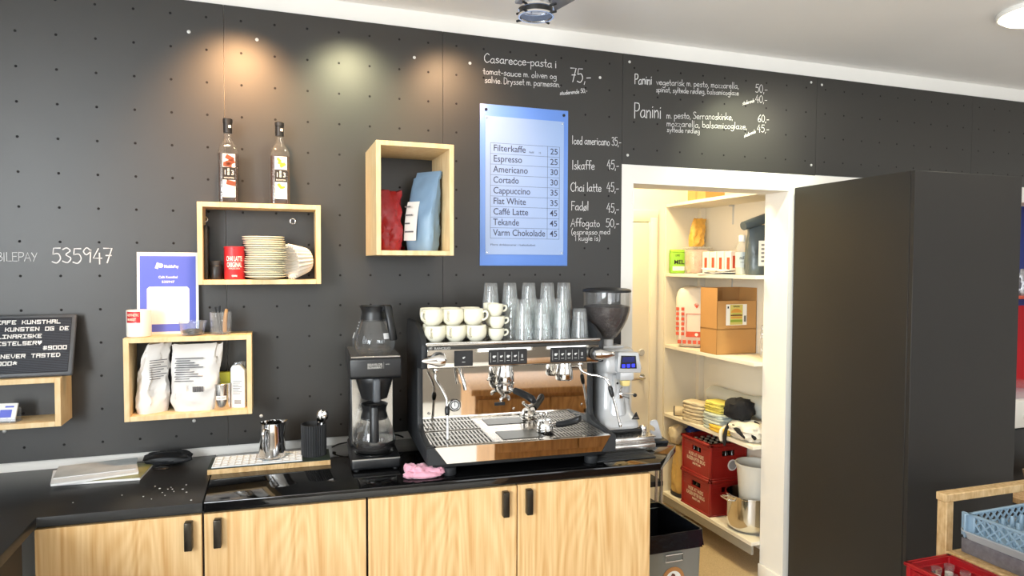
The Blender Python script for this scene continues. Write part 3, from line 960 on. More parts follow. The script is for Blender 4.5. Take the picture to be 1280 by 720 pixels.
mb = MB(); mb.sheet(lambda u, v: Vector((0.0434 * math.cos(-PI / 2 - 0.98 + u * 1.25), 0.0434 * math.sin(-PI / 2 - 0.98 + u * 1.25), 0.056 + 0.042 * v)), 14, 1, 0.0003)
mb.build('red_patch', M_chai, t)
mb = MB(); wrap_text(mb, 'AESTHETIC', 0.013, 0.0439, 0.081, -0.36, 0.046, 0.0003); wrap_text(mb, 'MARKET', 0.013, 0.0439, 0.064, -0.45, 0.034, 0.0003); mb.build('lettering', mat('cream print', 'f0e6c8', 0.6), t)
mb = MB(); mb.tube([(0.010, 0.041, 0.082), (0.014, 0.062, 0.080), (0.016, 0.070, 0.052), (0.014, 0.060, 0.028), (0.010, 0.041, 0.024)], 0.0055, 10); mb.build('handle', M_china, t)
t = thing('deli_tub', 'low clear plastic tub with a little dark loose tea', 'tub', (-0.299, -0.105, TB))
mb = MB(); mb.lathe([(0.038, 0.0), (0.041, 0.002), (0.050, 0.050), (0.0535, 0.051), (0.0535, 0.055), (0.049, 0.055), (0.0395, 0.004), (0, 0.003)], n=44); mb.build('tub', M_acr, t)
mb = MB(); mb.blob((0, 0, 0.0135), (0.072, 0.070, 0.020), 0.35, 5, 6, 2.2, 30, 12); o = mb.build('loose_tea', mat('loose tea', '2a2a20', 0.9, var=0.6, scale=200), t)
t = thing('tumbler', 'ribbed glass tumbler with teaspoons and a wooden stick in it', 'glass', (-0.197, -0.10, TB))
mb = MB(); NR = 96
def ribr(r, k):
    return [((r + 0.0010 * math.cos(i * 20 / NR * 2 * PI)) * math.cos(2 * PI * i / NR), (r + 0.0010 * math.cos(i * 20 / NR * 2 * PI)) * math.sin(2 * PI * i / NR), k) for i in range(NR)]
mb.loft([ribr(0.0365, 0), ribr(0.040, 0.088)] + [[(0.0375 * math.cos(2 * PI * i / NR), 0.0375 * math.sin(2 * PI * i / NR), 0.088) for i in range(NR)], [(0.034 * math.cos(2 * PI * i / NR), 0.034 * math.sin(2 * PI * i / NR), 0.008) for i in range(NR)]])
mb.build('glass', M_glass, t)
mb = MB(); mb.tube([(0.014, 0.0, 0.010), (0.016, -0.004, 0.060), (0.022, -0.004, 0.100)], [0.008, 0.008, 0.006], 10); mb.build('wooden_stick', mat('honey dipper wood', 'b98e5c', 0.7), t)
mb = MB(); mb.tube([(-0.005, 0.005, 0.009), (-0.012, 0.0, 0.07), (-0.020, 0.0, 0.108)], [0.003, 0.003, 0.004], 8); mb.tube([(0.004, 0.006, 0.009), (-0.004, 0.006, 0.07), (-0.006, 0.006, 0.112)], [0.003, 0.003, 0.005], 8); mb.build('teaspoon', M_plastic, t)

# ---- letter board on the low shelf, and the card holder in it
PIX = {'A': ('11111','1...1','11111','1...1','1...1'), 'B': ('1111.','1...1','1111.','1...1','1111.'), 'C': ('11111','1....','1....','1....','11111'), 'D': ('1111.','1...1','1...1','1...1','1111.'),
 'E': ('11111','1....','1111.','1....','11111'), 'F': ('11111','1....','1111.','1....','1....'), 'G': ('11111','1....','1.111','1...1','11111'), 'H': ('1...1','1...1','11111','1...1','1...1'),
 'I': ('11111','..1..','..1..','..1..','11111'), 'K': ('1...1','1..1.','111..','1..1.','1...1'), 'L': ('1....','1....','1....','1....','11111'), 'N': ('1...1','11..1','1.1.1','1..11','1...1'),
 'O': ('11111','1...1','1...1','1...1','11111'), 'R': ('11111','1...1','11111','1..1.','1...1'), 'S': ('11111','1....','11111','....1','11111'), 'T': ('11111','..1..','..1..','..1..','..1..'),
 'U': ('1...1','1...1','1...1','1...1','11111'), 'V': ('1...1','1...1','1...1','.1.1.','..1..'), '9': ('11111','1...1','11111','....1','11111'), '0': ('11111','1...1','1...1','1...1','11111'),
 '#': ('.1.1.','11111','.1.1.','11111','.1.1.'), '*': ('..1..','11111','.111.','11.11','.....'), '<': ('11.11','11111','11111','.111.','..1..'), ' ': ('.....',) * 5}
t = thing('letter_board', 'dark felt letter board with white block letters on a shelf', 'letter board', (-0.965, -0.124, 1.2755), 0, rot=(R(-20), 0, 0))
mb = MB(); mb.box(-0.27, 0.262, -0.002, 0.014, 0.0, 0.236, 0.009, 3); mb.build('frame', M_grey, t)
mb = MB(); mb.mi(0).box(-0.255, 0.247, -0.0035, -0.001, 0.014, 0.222)
mb.mi(1)
for k in range(45):
    z = 0.018 + k * 0.00445
    mb.box(-0.254, 0.246, -0.0043, -0.0034, z, z + 0.0018)
mb.build('grooved_felt', [mat('felt', '24262b', 0.9), mat('felt ridge', '4b4f57', 0.9)], t)
mb = MB()
def board_line(s, xr, z, pw=0.0026, ph=0.0031):
    """line ending at xr"""
    x = xr - len(s) * pw * 6
    for c in s:
        for j, row in enumerate(PIX[c]):
            i = 0
            while i < 5:
                if row[i] == '1':
                    k = i
                    while k < 5 and row[k] == '1':
                        k += 1
                    mb.box(x + i * pw, x + k * pw, -0.0062, -0.0042, z + (4 - j) * ph, z + (5 - j) * ph)
                    i = k
                else:
                    i += 1
        x += pw * 6
for s, xr, z in (('CAFE KUNSTHAL', 0.214, 0.198), ('KUNSTEN OG DE', 0.242, 0.171), ('KULINARISKE', 0.158, 0.144), ('FRISTELSER<', 0.160, 0.118), ('#9000', 0.241, 0.098), ('HAR NEVER TASTED', 0.222, 0.070), ('9000*', 0.089, 0.044)):
    board_line(s, xr, z)
mb.build('lettering', M_paper, t)
t = thing('card_holder', 'small clear stand holding blue and white cards', 'card holder', (-0.915, -0.10, SD), R(-8))
mb = MB(); mb.box(-0.042, 0.036, -0.020, 0.030, 0, 0.004, 0.001); mb.box(-0.042, 0.036, 0.018, 0.021, 0.004, 0.050, 0.001); mb.box(-0.042, 0.036, -0.020, -0.017, 0.004, 0.020, 0.001); mb.build('stand', M_acr, t)
mb = MB(); Mx = Matrix.Translation((-0.003, -0.012, 0.005)) @ Matrix.Rotation(R(-24), 4, 'X')
mb.mi(0).box(-0.033, 0.033, -0.002, 0.004, 0, 0.066, M=Mx); mb.mi(1).box(-0.020, 0.018, -0.0026, -0.0018, 0.014, 0.042, M=Mx); mb.mi(1).box(-0.006, 0.022, -0.0026, -0.0018, 0.050, 0.056, M=Mx); mb.build('cards', [M_paper, M_mob], t)

# ---- menu board
M_menu = mat('menu blue', '6a93e2', 0.28, var=0.05, scale=2.5)
M_menu2 = mat('menu pale sheet', '97b0dc', 0.42, var=0.05, scale=2.0)
M_mink = mat('menu ink', '2b3350', 0.5)
t = thing('menu_board', 'tall blue drinks menu panel with a framed price table', 'menu board', (1.128, -0.001, 1.684))
mb = MB(); mb.box(-0.222, 0.222, -0.006, 0.0, 0, 0.747, 0.001); mb.build('backing', M_menu, t)
mb = MB(); mb.box(-0.197, 0.199, -0.0085, -0.0062, 0.052, 0.693, 0.0006, 1); mb.build('sheet', M_menu2, t)
mb = MB()
rows = ('Filterkaffe', 'Espresso', 'Americano', 'Cortado', 'Cappuccino', 'Flat White', 'Caffé Latte', 'Tekande', 'Varm Chokolade')
pr = ('25', '25', '30', '30', '35', '35', '45', '45', '45')
wd = (0.158, 0.140, 0.172, 0.125, 0.183, 0.160, 0.173, 0.128, 0.262)
zt, rh = 0.570, 0.0491
for k in range(10):
    mb.box(-0.172, 0.176, -0.0092, -0.0084, zt - k * rh - 0.0006, zt - k * rh + 0.0006)
for x in (-0.172, 0.114, 0.176):
    mb.box(x - 0.0006, x + 0.0006, -0.0092, -0.0084, zt - 9 * rh, zt)
for k, (a, b) in enumerate(zip(rows, pr)):
    z = zt - (k + 1) * rh + 0.0125
    mb.text(a, 0.043, (-0.159, -0.0086, z), width=wd[k], bold=0.0002)
    mb.text(b, 0.040, (0.127, -0.0086, z), width=0.038, bold=0.0002)
mb.text('Refill', 0.012, (0.02, -0.0086, zt - rh + 0.012)); mb.text('15', 0.012, (0.068, -0.0086, zt - rh + 0.012))
mb.text('Flere drikkevarer i køleskabet', 0.0125, (-0.172, -0.0086, 0.094), width=0.224)
mb.build('lettering', M_mink, t)
for x, z in ((-0.193, 0.722), (0.199, 0.724)):
    mb = MB(); mb.lathe([(0, 0.006), (0.005, 0.0055), (0.0068, 0.003), (0.007, 0.0)], (x, -0.006, z), 16, axis=Vector((0, -1, 0))); mb.build('screw', M_plastic, t)
for x, z in ((-0.189, 0.683), (0.190, 0.683), (-0.189, 0.062), (0.190, 0.062)):
    mb = MB(); mb.lathe([(0, 0.002), (0.003, 0.0015), (0.0032, 0)], (x, -0.0085, z), 12, axis=Vector((0, -1, 0))); mb.build('pin', M_chrome, t)

# ================================================================== ON THE WORKTOP
# ---- magazines
M_mag = mat('magazine cover pale', 'e4eaee', 0.35, var=0.12, scale=9)
M_mag2 = mat('magazine cover photo', '8d8a52', 0.3, var=0.8, scale=14)
M_mag3 = mat('magazine cover grey', 'b9c0c2', 0.35, var=0.5, scale=10)
def magazine(w_, h_, th, cover, label, loc, rz, tilt=0.0):
    t = thing('magazine', label, 'magazine', loc, rz, 'magazines on the matte worktop', rot=(0, tilt, rz))
    mb = MB(); mb.box(-w_ / 2 + 0.001, w_ / 2 - 0.001, -h_ / 2 + 0.001, h_ / 2 - 0.001, 0.0008, th - 0.0008); mb.build('pages', M_paper, t)
    mb = MB(); mb.box(-w_ / 2, w_ / 2, -h_ / 2, h_ / 2, th - 0.0008, th); mb.build('cover', cover, t)
    return t
magazine(0.285, 0.20, 0.010, M_mag2, 'lowest magazine of the pile, its yellow and green cover showing at one end', (-0.595, -0.155, 0.9003), R(-5))
magazine(0.27, 0.185, 0.008, M_mag, 'pale blue magazine lying under the grey one, its corner lifted', (-0.625, -0.162, 0.9108), R(12))
magazine(0.26, 0.16, 0.004, M_mag3, 'grey magazine open on top of the pile with a photo cover', (-0.628, -0.125, 0.9196), R(8))
# ---- black pouch with its ring pull
t = thing('pouch', 'soft black glasses pouch by the magazines', 'pouch', (-0.395, -0.075, 0.9), R(-6))
mb = MB(); mb.blob((0, 0, 0.026), (0.172, 0.080, 0.046), 0.12, 2.2, 5, 3.0, 40, 18); mb.build('body', M_plasticm, t)
mb = MB(); mb.sheet(lambda u, v: Vector((-0.083 + 0.16 * u, -0.035 + 0.05 * v - 0.012 * math.sin(u * 3.1), 0.0475 + 0.006 * math.sin(v * 3.1) - 0.012 * (2 * u - 1) ** 2 - 0.008 * (1 - v) ** 2)), 16, 6, 0.003); mb.build('flap', M_plastic, t)
mb = MB(); mb.tube([(-0.01 + 0.030 * math.cos(i * PI / 8), -0.062 + 0.013 * math.sin(i * PI / 8), 0.0018) for i in range(16)], 0.0016, 6, False, closed=True); mb.build('cord_loop', M_plastic, t)

# ---- wooden board, drip mat, milk pitcher, spoon cup
t = thing('serving_board', 'wooden board with a dark green top beside the coffee maker', 'board', (-0.238, -0.281, 0.9), R(-1.9))
mb = MB(); mb.box(0, 0.445, 0, 0.158, 0, 0.019, 0.001, 1); mb.build('base', M_pine, t)
mb = MB(); mb.box(0.0005, 0.4445, 0.0005, 0.1575, 0.0191, 0.0225, 0.0006, 1); mb.build('top', mat('dark green laminate', '23302a', 0.4), t)
M_mat = clear('milky silicone', (0.9, 0.93, 0.95), 0.3, 0.62, body=(0.86, 0.89, 0.91))
t = thing('drip_mat', 'white gridded drip mat on the wooden board', 'mat', (-0.224, -0.274, 0.9227), R(-1.9))
mb = MB(); mb.box(0, 0.325, 0, 0.14, 0, 0.0018)
for k in range(14):
    mb.box(0.004 + k * 0.0245, 0.0065 + k * 0.0245, 0, 0.14, 0.0018, 0.0042)
for k in range(7):
    mb.box(0, 0.325, 0.002 + k * 0.0225, 0.0045 + k * 0.0225, 0.0018, 0.0042)
mb.build('grid', mat('milky silicone rubber', 'd9dfe2', 0.35), t)
t = thing('milk_pitcher', 'polished steel milk pitcher standing on the drip mat', 'pitcher', (-0.009, -0.203, 0.9271), R(160))
mb = MB()
mb.lathe([(0, 0), (0.046, 0), (0.050, 0.003), (0.0505, 0.010), (0.0500, 0.045), (0.047, 0.085), (0.0445, 0.128), (0.0455, 0.138), (0.0440, 0.138), (0.0432, 0.128), (0.0455, 0.085), (0.0485, 0.045), (0.0485, 0.006), (0, 0.004)], n=48)
for v in mb.bm.verts:
    if v.co.z > 0.118:
        a = math.atan2(v.co.y, v.co.x)
        k = max(0, math.cos(a - PI * 1.14)) ** 14 * (v.co.z - 0.118) / 0.02
        r_ = math.hypot(v.co.x, v.co.y)
        v.co.x += math.cos(a) * 0.016 * k
        v.co.y += math.sin(a) * 0.016 * k
        v.co.z += 0.004 * k
mb.build('jug', M_chrome, t)
mb = MB(); mb.tube([(-0.0, 0.045, 0.118), (0.004, 0.066, 0.122), (0.006, 0.078, 0.108), (0.005, 0.074, 0.060), (0.002, 0.062, 0.030)], [0.0055, 0.006, 0.006, 0.006, 0.005], 10); mb.build('handle', M_chrome, t)
t = thing('spoon_cup', 'ribbed black cup holding steel spoons', 'cup', (0.148, -0.207, 0.9227), R(-2))
mb = MB(); NR = 128
def hexr(r, z, amp=0.0016):
    out = []
    for i in range(NR):
        a = 2 * PI * i / NR
        rr = r * (1 + 0.02 * math.cos(3 * a)) + amp * (1 if (i // 2) % 2 else -1)
        out.append((rr * math.cos(a), rr * math.sin(a), z))
    return out
mb.loft([hexr(0.0475, 0.0), hexr(0.0485, 0.125), hexr(0.0455, 0.126, 0), hexr(0.0435, 0.008, 0)])
mb.build('cup', M_plasticm, t)
def spoon(dx, dy, rz, lean, label):
    mb = MB()
    mb.tube([(0, 0, 0.0), (0, 0, 0.06), (0.0, 0.003, 0.118)], [0.0030, 0.0026, 0.0034], 8)
    mb.lathe([(0, -0.026), (0.008, -0.022), (0.0145, -0.008), (0.0155, 0.004), (0.012, 0.018), (0.005, 0.025), (0, 0.026)], (0, 0.004, 0.142), 20)
    for v in mb.bm.verts:
        if v.co.z > 0.119:
            v.co.y = 0.004 + (v.co.y - 0.004) * 0.28 + 2.2 * (math.hypot(v.co.x, (v.co.z - 0.142) * 0.6)) ** 2 * 6
    o = mb.build('spoon', M_chrome)
    o.location = (0.148 + dx, -0.207 + dy, 0.9227 + 0.0105)
    o.rotation_euler = (lean[0], lean[1], rz)
    tag(o, label, 'spoon', 'spoons in the ribbed cup')
spoon(0.010, 0.004, R(10), (R(6), R(13)), 'steel spoon leaning lowest over the rim of the ribbed cup')
spoon(-0.002, 0.012, R(-30), (R(-3), R(9)), 'steel spoon standing steepest in the ribbed cup')
spoon(0.004, -0.012, R(40), (R(4), R(16)), 'steel spoon nearest the viewer in the ribbed cup')

# ---- filter coffee maker and two glass jugs
M_silver = mat('silver plastic trim', 'b9b8b4', 0.3, 0.7)
t = thing('coffee_maker', 'black filter coffee maker with a steel column', 'coffee maker', (0.272, -0.428, 0.9), CR)
mb = MB(); mb.box(0.0, 0.188, 0.0, 0.35, 0.006, 0.048, 0.010, 3)
for x in (0.02, 0.168):
    for y in (0.02, 0.33):
        mb.cyl((x, y, 0.0), (x, y, 0.008), 0.010)
mb.build('base', M_plastic, t)
mb = MB(); mb.box(0.004, 0.184, -0.0008, 0.006, 0.0425, 0.0475, 0.001, 1); mb.build('base_trim', M_silver, t)
mb = MB(); mb.lathe([(0, 0.0), (0.073, 0.0), (0.075, 0.002), (0.075, 0.005), (0, 0.006)], (0.094, 0.092, 0.0482), 44); mb.build('hotplate', mat('hotplate', '101011', 0.25), t)
mb = MB(); mb.box(0.006, 0.182, 0.185, 0.35, 0.048, 0.362, 0.008, 2); mb.build('column', M_plastic, t)
mb = MB(); mb.box(0.013, 0.176, 0.1825, 0.1848, 0.060, 0.352, 0.001, 1); mb.build('steel_panel', M_steel, t)
mb = MB(); mb.prism([(0.0, 0.362), (0.0, 0.430), (0.012, 0.438), (0.35, 0.438), (0.35, 0.362), (0.01, 0.352)], 'x', -0.003, 0.191, 0.006, seg=2); mb.build('head', M_plastic, t)
mb = MB(); mb.box(0.002, 0.186, 0.0, 0.008, 0.4335, 0.4405, 0.0015, 1); mb.box(0.002, 0.186, 0.008, 0.33, 0.4375, 0.4395, 0.0006, 1); mb.build('warming_top', M_steel, t)
mb = MB(); mb.text('BRAVILOR', 0.0125, (0.062, -0.0003, 0.4055 - 0.002), width=0.056, bold=0.0004); mb.text('BONAMAT', 0.0125, (0.062, -0.0003, 0.3945 - 0.002), width=0.056, bold=0.0004); mb.box(0.1225, 0.1232, -0.0006, 0.0001, 0.392, 0.416); mb.text('mondo', 0.007, (0.129, -0.0003, 0.406), width=0.016); mb.build('lettering', M_silver, t)
mb = MB(); mb.lathe([(0.071, 0.086), (0.073, 0.080), (0.068, 0.062), (0.050, 0.0), (0.0, 0.0)], (0.094, 0.085, 0.266), 40); mb.cyl((0.094, 0.085, 0.255), (0.094, 0.085, 0.268), 0.02)
mb.build('filter_basket', M_plastic, t)
mb = MB(); mb.box(0.082, 0.110, -0.004, 0.042, 0.262, 0.352, 0.008, 3); mb.build('basket_handle', M_grey, t)
mb = MB(); mb.tube([(0.02, 0.34, 0.03), (-0.03, 0.36, 0.02), (-0.06, 0.37, 0.006), (-0.05, 0.39, 0.006)], 0.0035, 8); mb.tube([(0.16, 0.34, 0.04), (0.205, 0.33, 0.05), (0.24, 0.36, 0.03)], 0.0035, 8); mb.build('cord', M_plastic, t)
M_cof = mat('black coffee', '0d0503', 0.08, spec=0.6)
def jug(loc, rz, label, fill):
    t = thing('coffee_jug', label, 'jug', loc, rz, 'glass coffee jugs')
    prof = [(0.060, 0.0), (0.066, 0.002), (0.078, 0.018), (0.0835, 0.040), (0.081, 0.062), (0.070, 0.092), (0.057, 0.122), (0.050, 0.142)]
    mb = MB(); mb.lathe([(0, 0.0)] + prof, n=44); mb.build('glass', M_jug, t)
    mb = MB(); mb.lathe([(0.0508, 0.128), (0.0525, 0.136), (0.047, 0.155), (0.047, 0.168), (0.054, 0.186), (0.050, 0.187), (0.044, 0.168), (0.044, 0.155), (0.0475, 0.136)], n=40)
    for v in mb.bm.verts:
        if v.co.z > 0.16:
            a = math.atan2(v.co.y, v.co.x)
            k = max(0, math.cos(a - PI)) ** 8 * (v.co.z - 0.16) / 0.027
            v.co.x -= 0.014 * k
    mb.build('collar', M_plastic, t)
    mb = MB(); mb.lathe([(0, 0.178), (0.044, 0.176), (0.046, 0.171), (0.0435, 0.166), (0, 0.166)], n=36); mb.build('lid', M_plastic, t)
    mb = MB()
    mb.box(0.035, 0.074, -0.009, 0.009, 0.166, 0.192, 0.005, 2)
    rings = []
    for z, x, a, b in ((0.192, 0.066, 0.012, 0.015), (0.186, 0.072, 0.014, 0.0175), (0.13, 0.084, 0.014, 0.0170), (0.062, 0.099, 0.013, 0.0185), (0.058, 0.0995, 0.011, 0.016)):
        rings.append([(x + a * math.cos(2 * PI * i / 20), b * math.sin(2 * PI * i / 20), z) for i in range(20)])
    mb.loft(rings)
    mb.build('handle', M_plastic, t)
    mb = MB(); mb.mi(0)
    for k in range(3):
        mb.box(-0.0675 - 0.0 + 0.004 * k, -0.0645 + 0.004 * k, -0.022, -0.018, 0.094 + k * 0.012, 0.0975 + k * 0.012)
    for a0 in (-2.55, -0.35):
        mb.sheet(lambda u, v: Vector(((0.0815 - 0.30 * (v * 0.022)) * math.cos(a0 + 0.42 * u), (0.0815 - 0.30 * (v * 0.022)) * math.sin(a0 + 0.42 * u), 0.062 + 0.022 * v)), 8, 2)
    mb.build('print', mat('white enamel print', 'e6e6e6', 0.4), t)
    if fill:
        mb = MB(); mb.lathe([(0, 0.003), (0.059, 0.003), (0.065, 0.005), (0.0765, 0.019), (0.0815, 0.036), (0.0817, fill), (0, fill)], n=44); mb.build('coffee', M_cof, t)
    return t
c_, s_ = math.cos(CR), math.sin(CR)
def onmaker(x, y, z):
    return (0.272 + x * c_ - y * s_, -0.428 + x * s_ + y * c_, 0.9 + z)
jug(onmaker(0.094, 0.095, 0.4397), R(-50), 'empty glass coffee jug on top of the filter machine', 0)
jug(onmaker(0.094, 0.094, 0.0545), R(-98), 'glass coffee jug with coffee on the hotplate', 0.046)

# ---- pink cloth
M_pink = mat('pink microfibre', 'e3a2b4', 0.95, var=0.10, scale=60, bump=0.3, sheen=0.4)
mb = MB()
for (x, y, z, a, b, c, sd, rz) in ((0, 0, 0.022, 0.075, 0.05, 0.044, 1, 0.4), (0.045, -0.012, 0.018, 0.085, 0.045, 0.036, 2, -0.25), (-0.035, 0.012, 0.030, 0.05, 0.045, 0.036, 3, 0.1), (0.01, -0.030, 0.012, 0.10, 0.030, 0.024, 4, -0.1), (-0.045, -0.012, 0.014, 0.04, 0.035, 0.028, 6, 0.3)):
    t0 = MB(); t0.blob((0, 0, 0), (a, b, c), 0.35, 2.2, sd, 2.3, 28, 14, flat=False)
    M = Matrix.Translation((x, y, z)) @ Matrix.Rotation(rz, 4, 'Z')
    for v in t0.bm.verts:
        v.co = M @ v.co
        v.co.z = max(0.0008, v.co.z)
    mb.take(t0.bm)
o = mb.build('cleaning_cloth', M_pink, ang=60, loc=(0.512, -0.552, 0.9)); tag(o, 'crumpled pink cleaning cloth in front of the espresso machine', 'cloth')

# ================================================================== ESPRESSO MACHINE
MO = Vector((0.527, -0.600, 0.9))
def mloc(x, y, z):
    return (MO.x + x * c_ - y * s_, MO.y + x * s_ + y * c_, MO.z + z)
t = thing('espresso_machine', 'two group espresso machine with black side panels and mirror steel back', 'espresso machine', MO, CR)
ESP = t
W = 0.750
SP = [(0.0, 0.052), (0.0, 0.112), (0.020, 0.119), (0.190, 0.132), (0.222, 0.150), (0.232, 0.180), (0.234, 0.372), (0.224, 0.384), (0.124, 0.388), (0.122, 0.478), (0.150, 0.505), (0.215, 0.535), (0.300, 0.552), (0.530, 0.552), (0.530, 0.052)]
for s, nm in ((0, 'side_panel'), (1, 'side_panel')):
    mb = MB(); x0 = -0.004 if s == 0 else W - 0.020; mb.prism(SP, 'x', x0, x0 + 0.024, 0.006, seg=2); mb.build(nm, M_plasticm, t)
# black corner caps of the front panel
for s in (0, 1):
    mb = MB()
    pts = [(0.0, 0.052), (0.070, 0.052), (0.024, 0.1165), (0.0, 0.1165)]
    if s:
        pts = [(W - p[0] * 0.85, p[1]) for p in pts][::-1]
    mb.prism(pts, 'y', -0.006, 0.05, 0.001, seg=1); mb.build('corner_cap', M_plasticm, t)
mb = MB(); mb.prism([(0.071, 0.053), (W - 0.0605, 0.053), (W - 0.021, 0.1165), (0.025, 0.1165)], 'y', -0.005, 0.02, 0.001, seg=1); mb.build('front_panel', M_mirror, t)
mb = MB(); mb.box(0.025, W - 0.025, 0.03, 0.52, 0.030, 0.104, 0.003); mb.build('chassis', M_plastic, t)
for x in (0.09, W - 0.085):
    for y in (0.045, 0.46):
        mb = MB(); mb.lathe([(0, 0), (0.024, 0), (0.026, 0.003), (0.026, 0.026), (0.022, 0.030), (0, 0.030)], (x, y, 0), 24); mb.build('foot', M_plasticm, t)
# drip tray with slotted fields and the plain middle
mb = MB()
mb.box(0.020, W - 0.020, -0.004, 0.242, 0.104, 0.111)
mb.build('drip_tray', mat('drip tray steel', (0.56, 0.52, 0.48), 0.16, 1.0), t)
M_slot = mat('tray slot', '2a2723', 0.5, 0.5)
for x0, x1 in ((0.032, 0.262), (0.520, 0.722)):
    mb = MB()
    mb.mi(0)
    mb.box(x0, x1, 0.022, 0.232, 0.1112, 0.1118)
    mb.mi(1)
    n = int((x1 - x0) / 0.0145)
    for k in range(n + 1):
        x = x0 + k * (x1 - x0 - 0.007) / n
        mb.box(x, x + 0.007, 0.022, 0.232, 0.1118, 0.1150)
    for y in (0.022, 0.09, 0.16, 0.225):
        mb.box(x0, x1, y, y + 0.007, 0.1118, 0.1148)
    mb.build('slotted_grate', [M_slot, mat('grate steel', (0.50, 0.48, 0.45), 0.34, 1.0)], t)
mb = MB(); mb.box(0.305, 0.475, 0.060, 0.185, 0.1112, 0.1130, 0.001, 1); mb.build('scale_plate', mat('dark tray inlay', '55534c', 0.3, 0.6), t)
# mirror back with bolts, joint, badge and gauge
mb = MB(); mb.box(0.020, W - 0.020, 0.243, 0.252, 0.111, 0.392); mb.build('back_panel', M_mirror, t)
mb = MB(); mb.box(0.020, W - 0.020, 0.2405, 0.2432, 0.1515, 0.1530); mb.build('back_seam', M_steel, t)
for x, z in ((0.045, 0.190), (0.045, 0.128), (W - 0.045, 0.190), (W - 0.045, 0.128), (0.40, 0.19)):
    mb = MB(); mb.lathe([(0, 0.004), (0.004, 0.0035), (0.006, 0.0)], (x, 0.243, z), 14, axis=Vector((0, -1, 0))); mb.build('bolt', M_chrome, t)
mb = MB(); mb.mi(0).lathe([(0.024, 0.0), (0.026, 0.004), (0.022, 0.008), (0.020, 0.006)], (0.150, 0.243, 0.218), 32, axis=Vector((0, -1, 0)))
mb.mi(1).lathe([(0, 0.005), (0.021, 0.005)], (0.150, 0.243, 0.218), 32, axis=Vector((0, -1, 0)))
mb.mi(2).box(0.149, 0.151, 0.2365, 0.2375, 0.214, 0.233)
mb.lathe([(0.014, 0.0055), (0.018, 0.0055)], (0.150, 0.243, 0.218), 24, axis=Vector((0, -1, 0)))
mb.build('pressure_gauge', [M_chrome, M_paper, M_ink], t)
mb = MB(); mb.box(0.318, 0.362, 0.2395, 0.2432, 0.206, 0.219, 0.001, 1); mb.build('badge', M_plastic, t)
# head
mb = MB(); mb.prism([(0.128, 0.386), (0.124, 0.392), (0.124, 0.470), (0.132, 0.484), (0.52, 0.484), (0.52, 0.386)], 'x', 0.020, W - 0.020, 0.002, seg=2); mb.build('head', M_mirror, t)
mb = MB(); mb.box(0.018, W - 0.018, 0.1205, 0.1265, 0.460, 0.4735, 0.001, 1); mb.build('brand_strip', mat('dark strip', '2a2926', 0.35), t)
mb = MB(); mb.text('RANCILIO', 0.0125, (0.046, 0.1202, 0.4622), width=0.062, bold=0.0003)
mb.tube([(0.033 + 0.0052 * math.cos(i * PI / 6), 0.1200, 0.4668 + 0.0052 * math.sin(i * PI / 6)) for i in range(12)], 0.0007, 4, False, closed=True); mb.lathe([(0, 0), (0.0028, 0), (0.0028, 0.0006), (0, 0.0006)], (0.033, 0.1204, 0.4668), 12, axis=Vector((0, -1, 0))); mb.build('lettering', M_silver, t)
mb = MB(); mb.box(0.014, W - 0.014, 0.118, 0.132, 0.4765, 0.4885, 0.003, 2); mb.build('front_rail', M_steel, t)
mb = MB(); mb.box(0.020, W - 0.020, 0.134, 0.525, 0.484, 0.4855); mb.build('cup_tray', M_steel, t)
M_icon = mat('keypad print', 'd8d8d6', 0.5)
def keypad(x0, x1, n):
    mb = MB(); mb.mi(0).box(x0, x1, 0.1195, 0.1245, 0.394, 0.4545, 0.002, 1)
    mb.mi(1)
    for k in range(n):
        cx = x0 + (x1 - x0) * (k + 0.75) / (n + 0.5)
        if n > 1:
            mb.box(cx - (x1 - x0) / (n + 0.5) / 2 - 0.0004, cx - (x1 - x0) / (n + 0.5) / 2 + 0.0004, 0.1190, 0.1196, 0.404, 0.444)
        r0 = 0.0035 if n == 1 else (0.0042 if k % 2 else 0.0055)
        if k == 4:
            for q in (-0.003, 0.001):
                mb.box(cx + q, cx + q + 0.0018, 0.1190, 0.1196, 0.419, 0.433)
        else:
            mb.lathe([(0, 0), (r0, 0), (r0, 0.0006), (0, 0.0006)], (cx - 0.001, 0.1196, 0.4265), 14, axis=Vector((0, -1, 0)))
            mb.box(cx + r0 - 0.002, cx + r0 + 0.002, 0.1190, 0.1196, 0.427, 0.431)
        mb.box(cx - 0.006, cx + 0.006, 0.1192, 0.1196, 0.4095, 0.4110)
    mb.build('keypad', [M_plastic, M_icon], t)
keypad(0.124, 0.198, 1)
keypad(0.262, 0.420, 5)
keypad(0.520, 0.676, 5)
# steam levers
for x, sg in ((0.060, -1), (0.716, 1)):
    mb = MB(); mb.lathe([(0, 0.030), (0.018, 0.030), (0.026, 0.024), (0.028, 0.0), (0.024, -0.004)], (x, 0.118, 0.425), 28, axis=Vector((0, -1, 0))); b = mb.build('lever_base', M_plastic, t)
    mb = MB(); rings = []
    for q, (dx, ry, rz_) in enumerate(((-0.026, 0.003, 0.004), (-0.020, 0.010, 0.018), (0.0, 0.013, 0.0235), (0.022, 0.011, 0.018), (0.045, 0.008, 0.0115), (0.062, 0.0055, 0.0080), (0.068, 0.002, 0.003))):
        rings.append([(x + sg * dx, 0.079 + ry * math.cos(2 * PI * i / 18), 0.425 + rz_ * math.sin(2 * PI * i / 18) + (0.0)) for i in range(18)])
    mb.loft(rings); mb.build('lever', M_chrome, b)
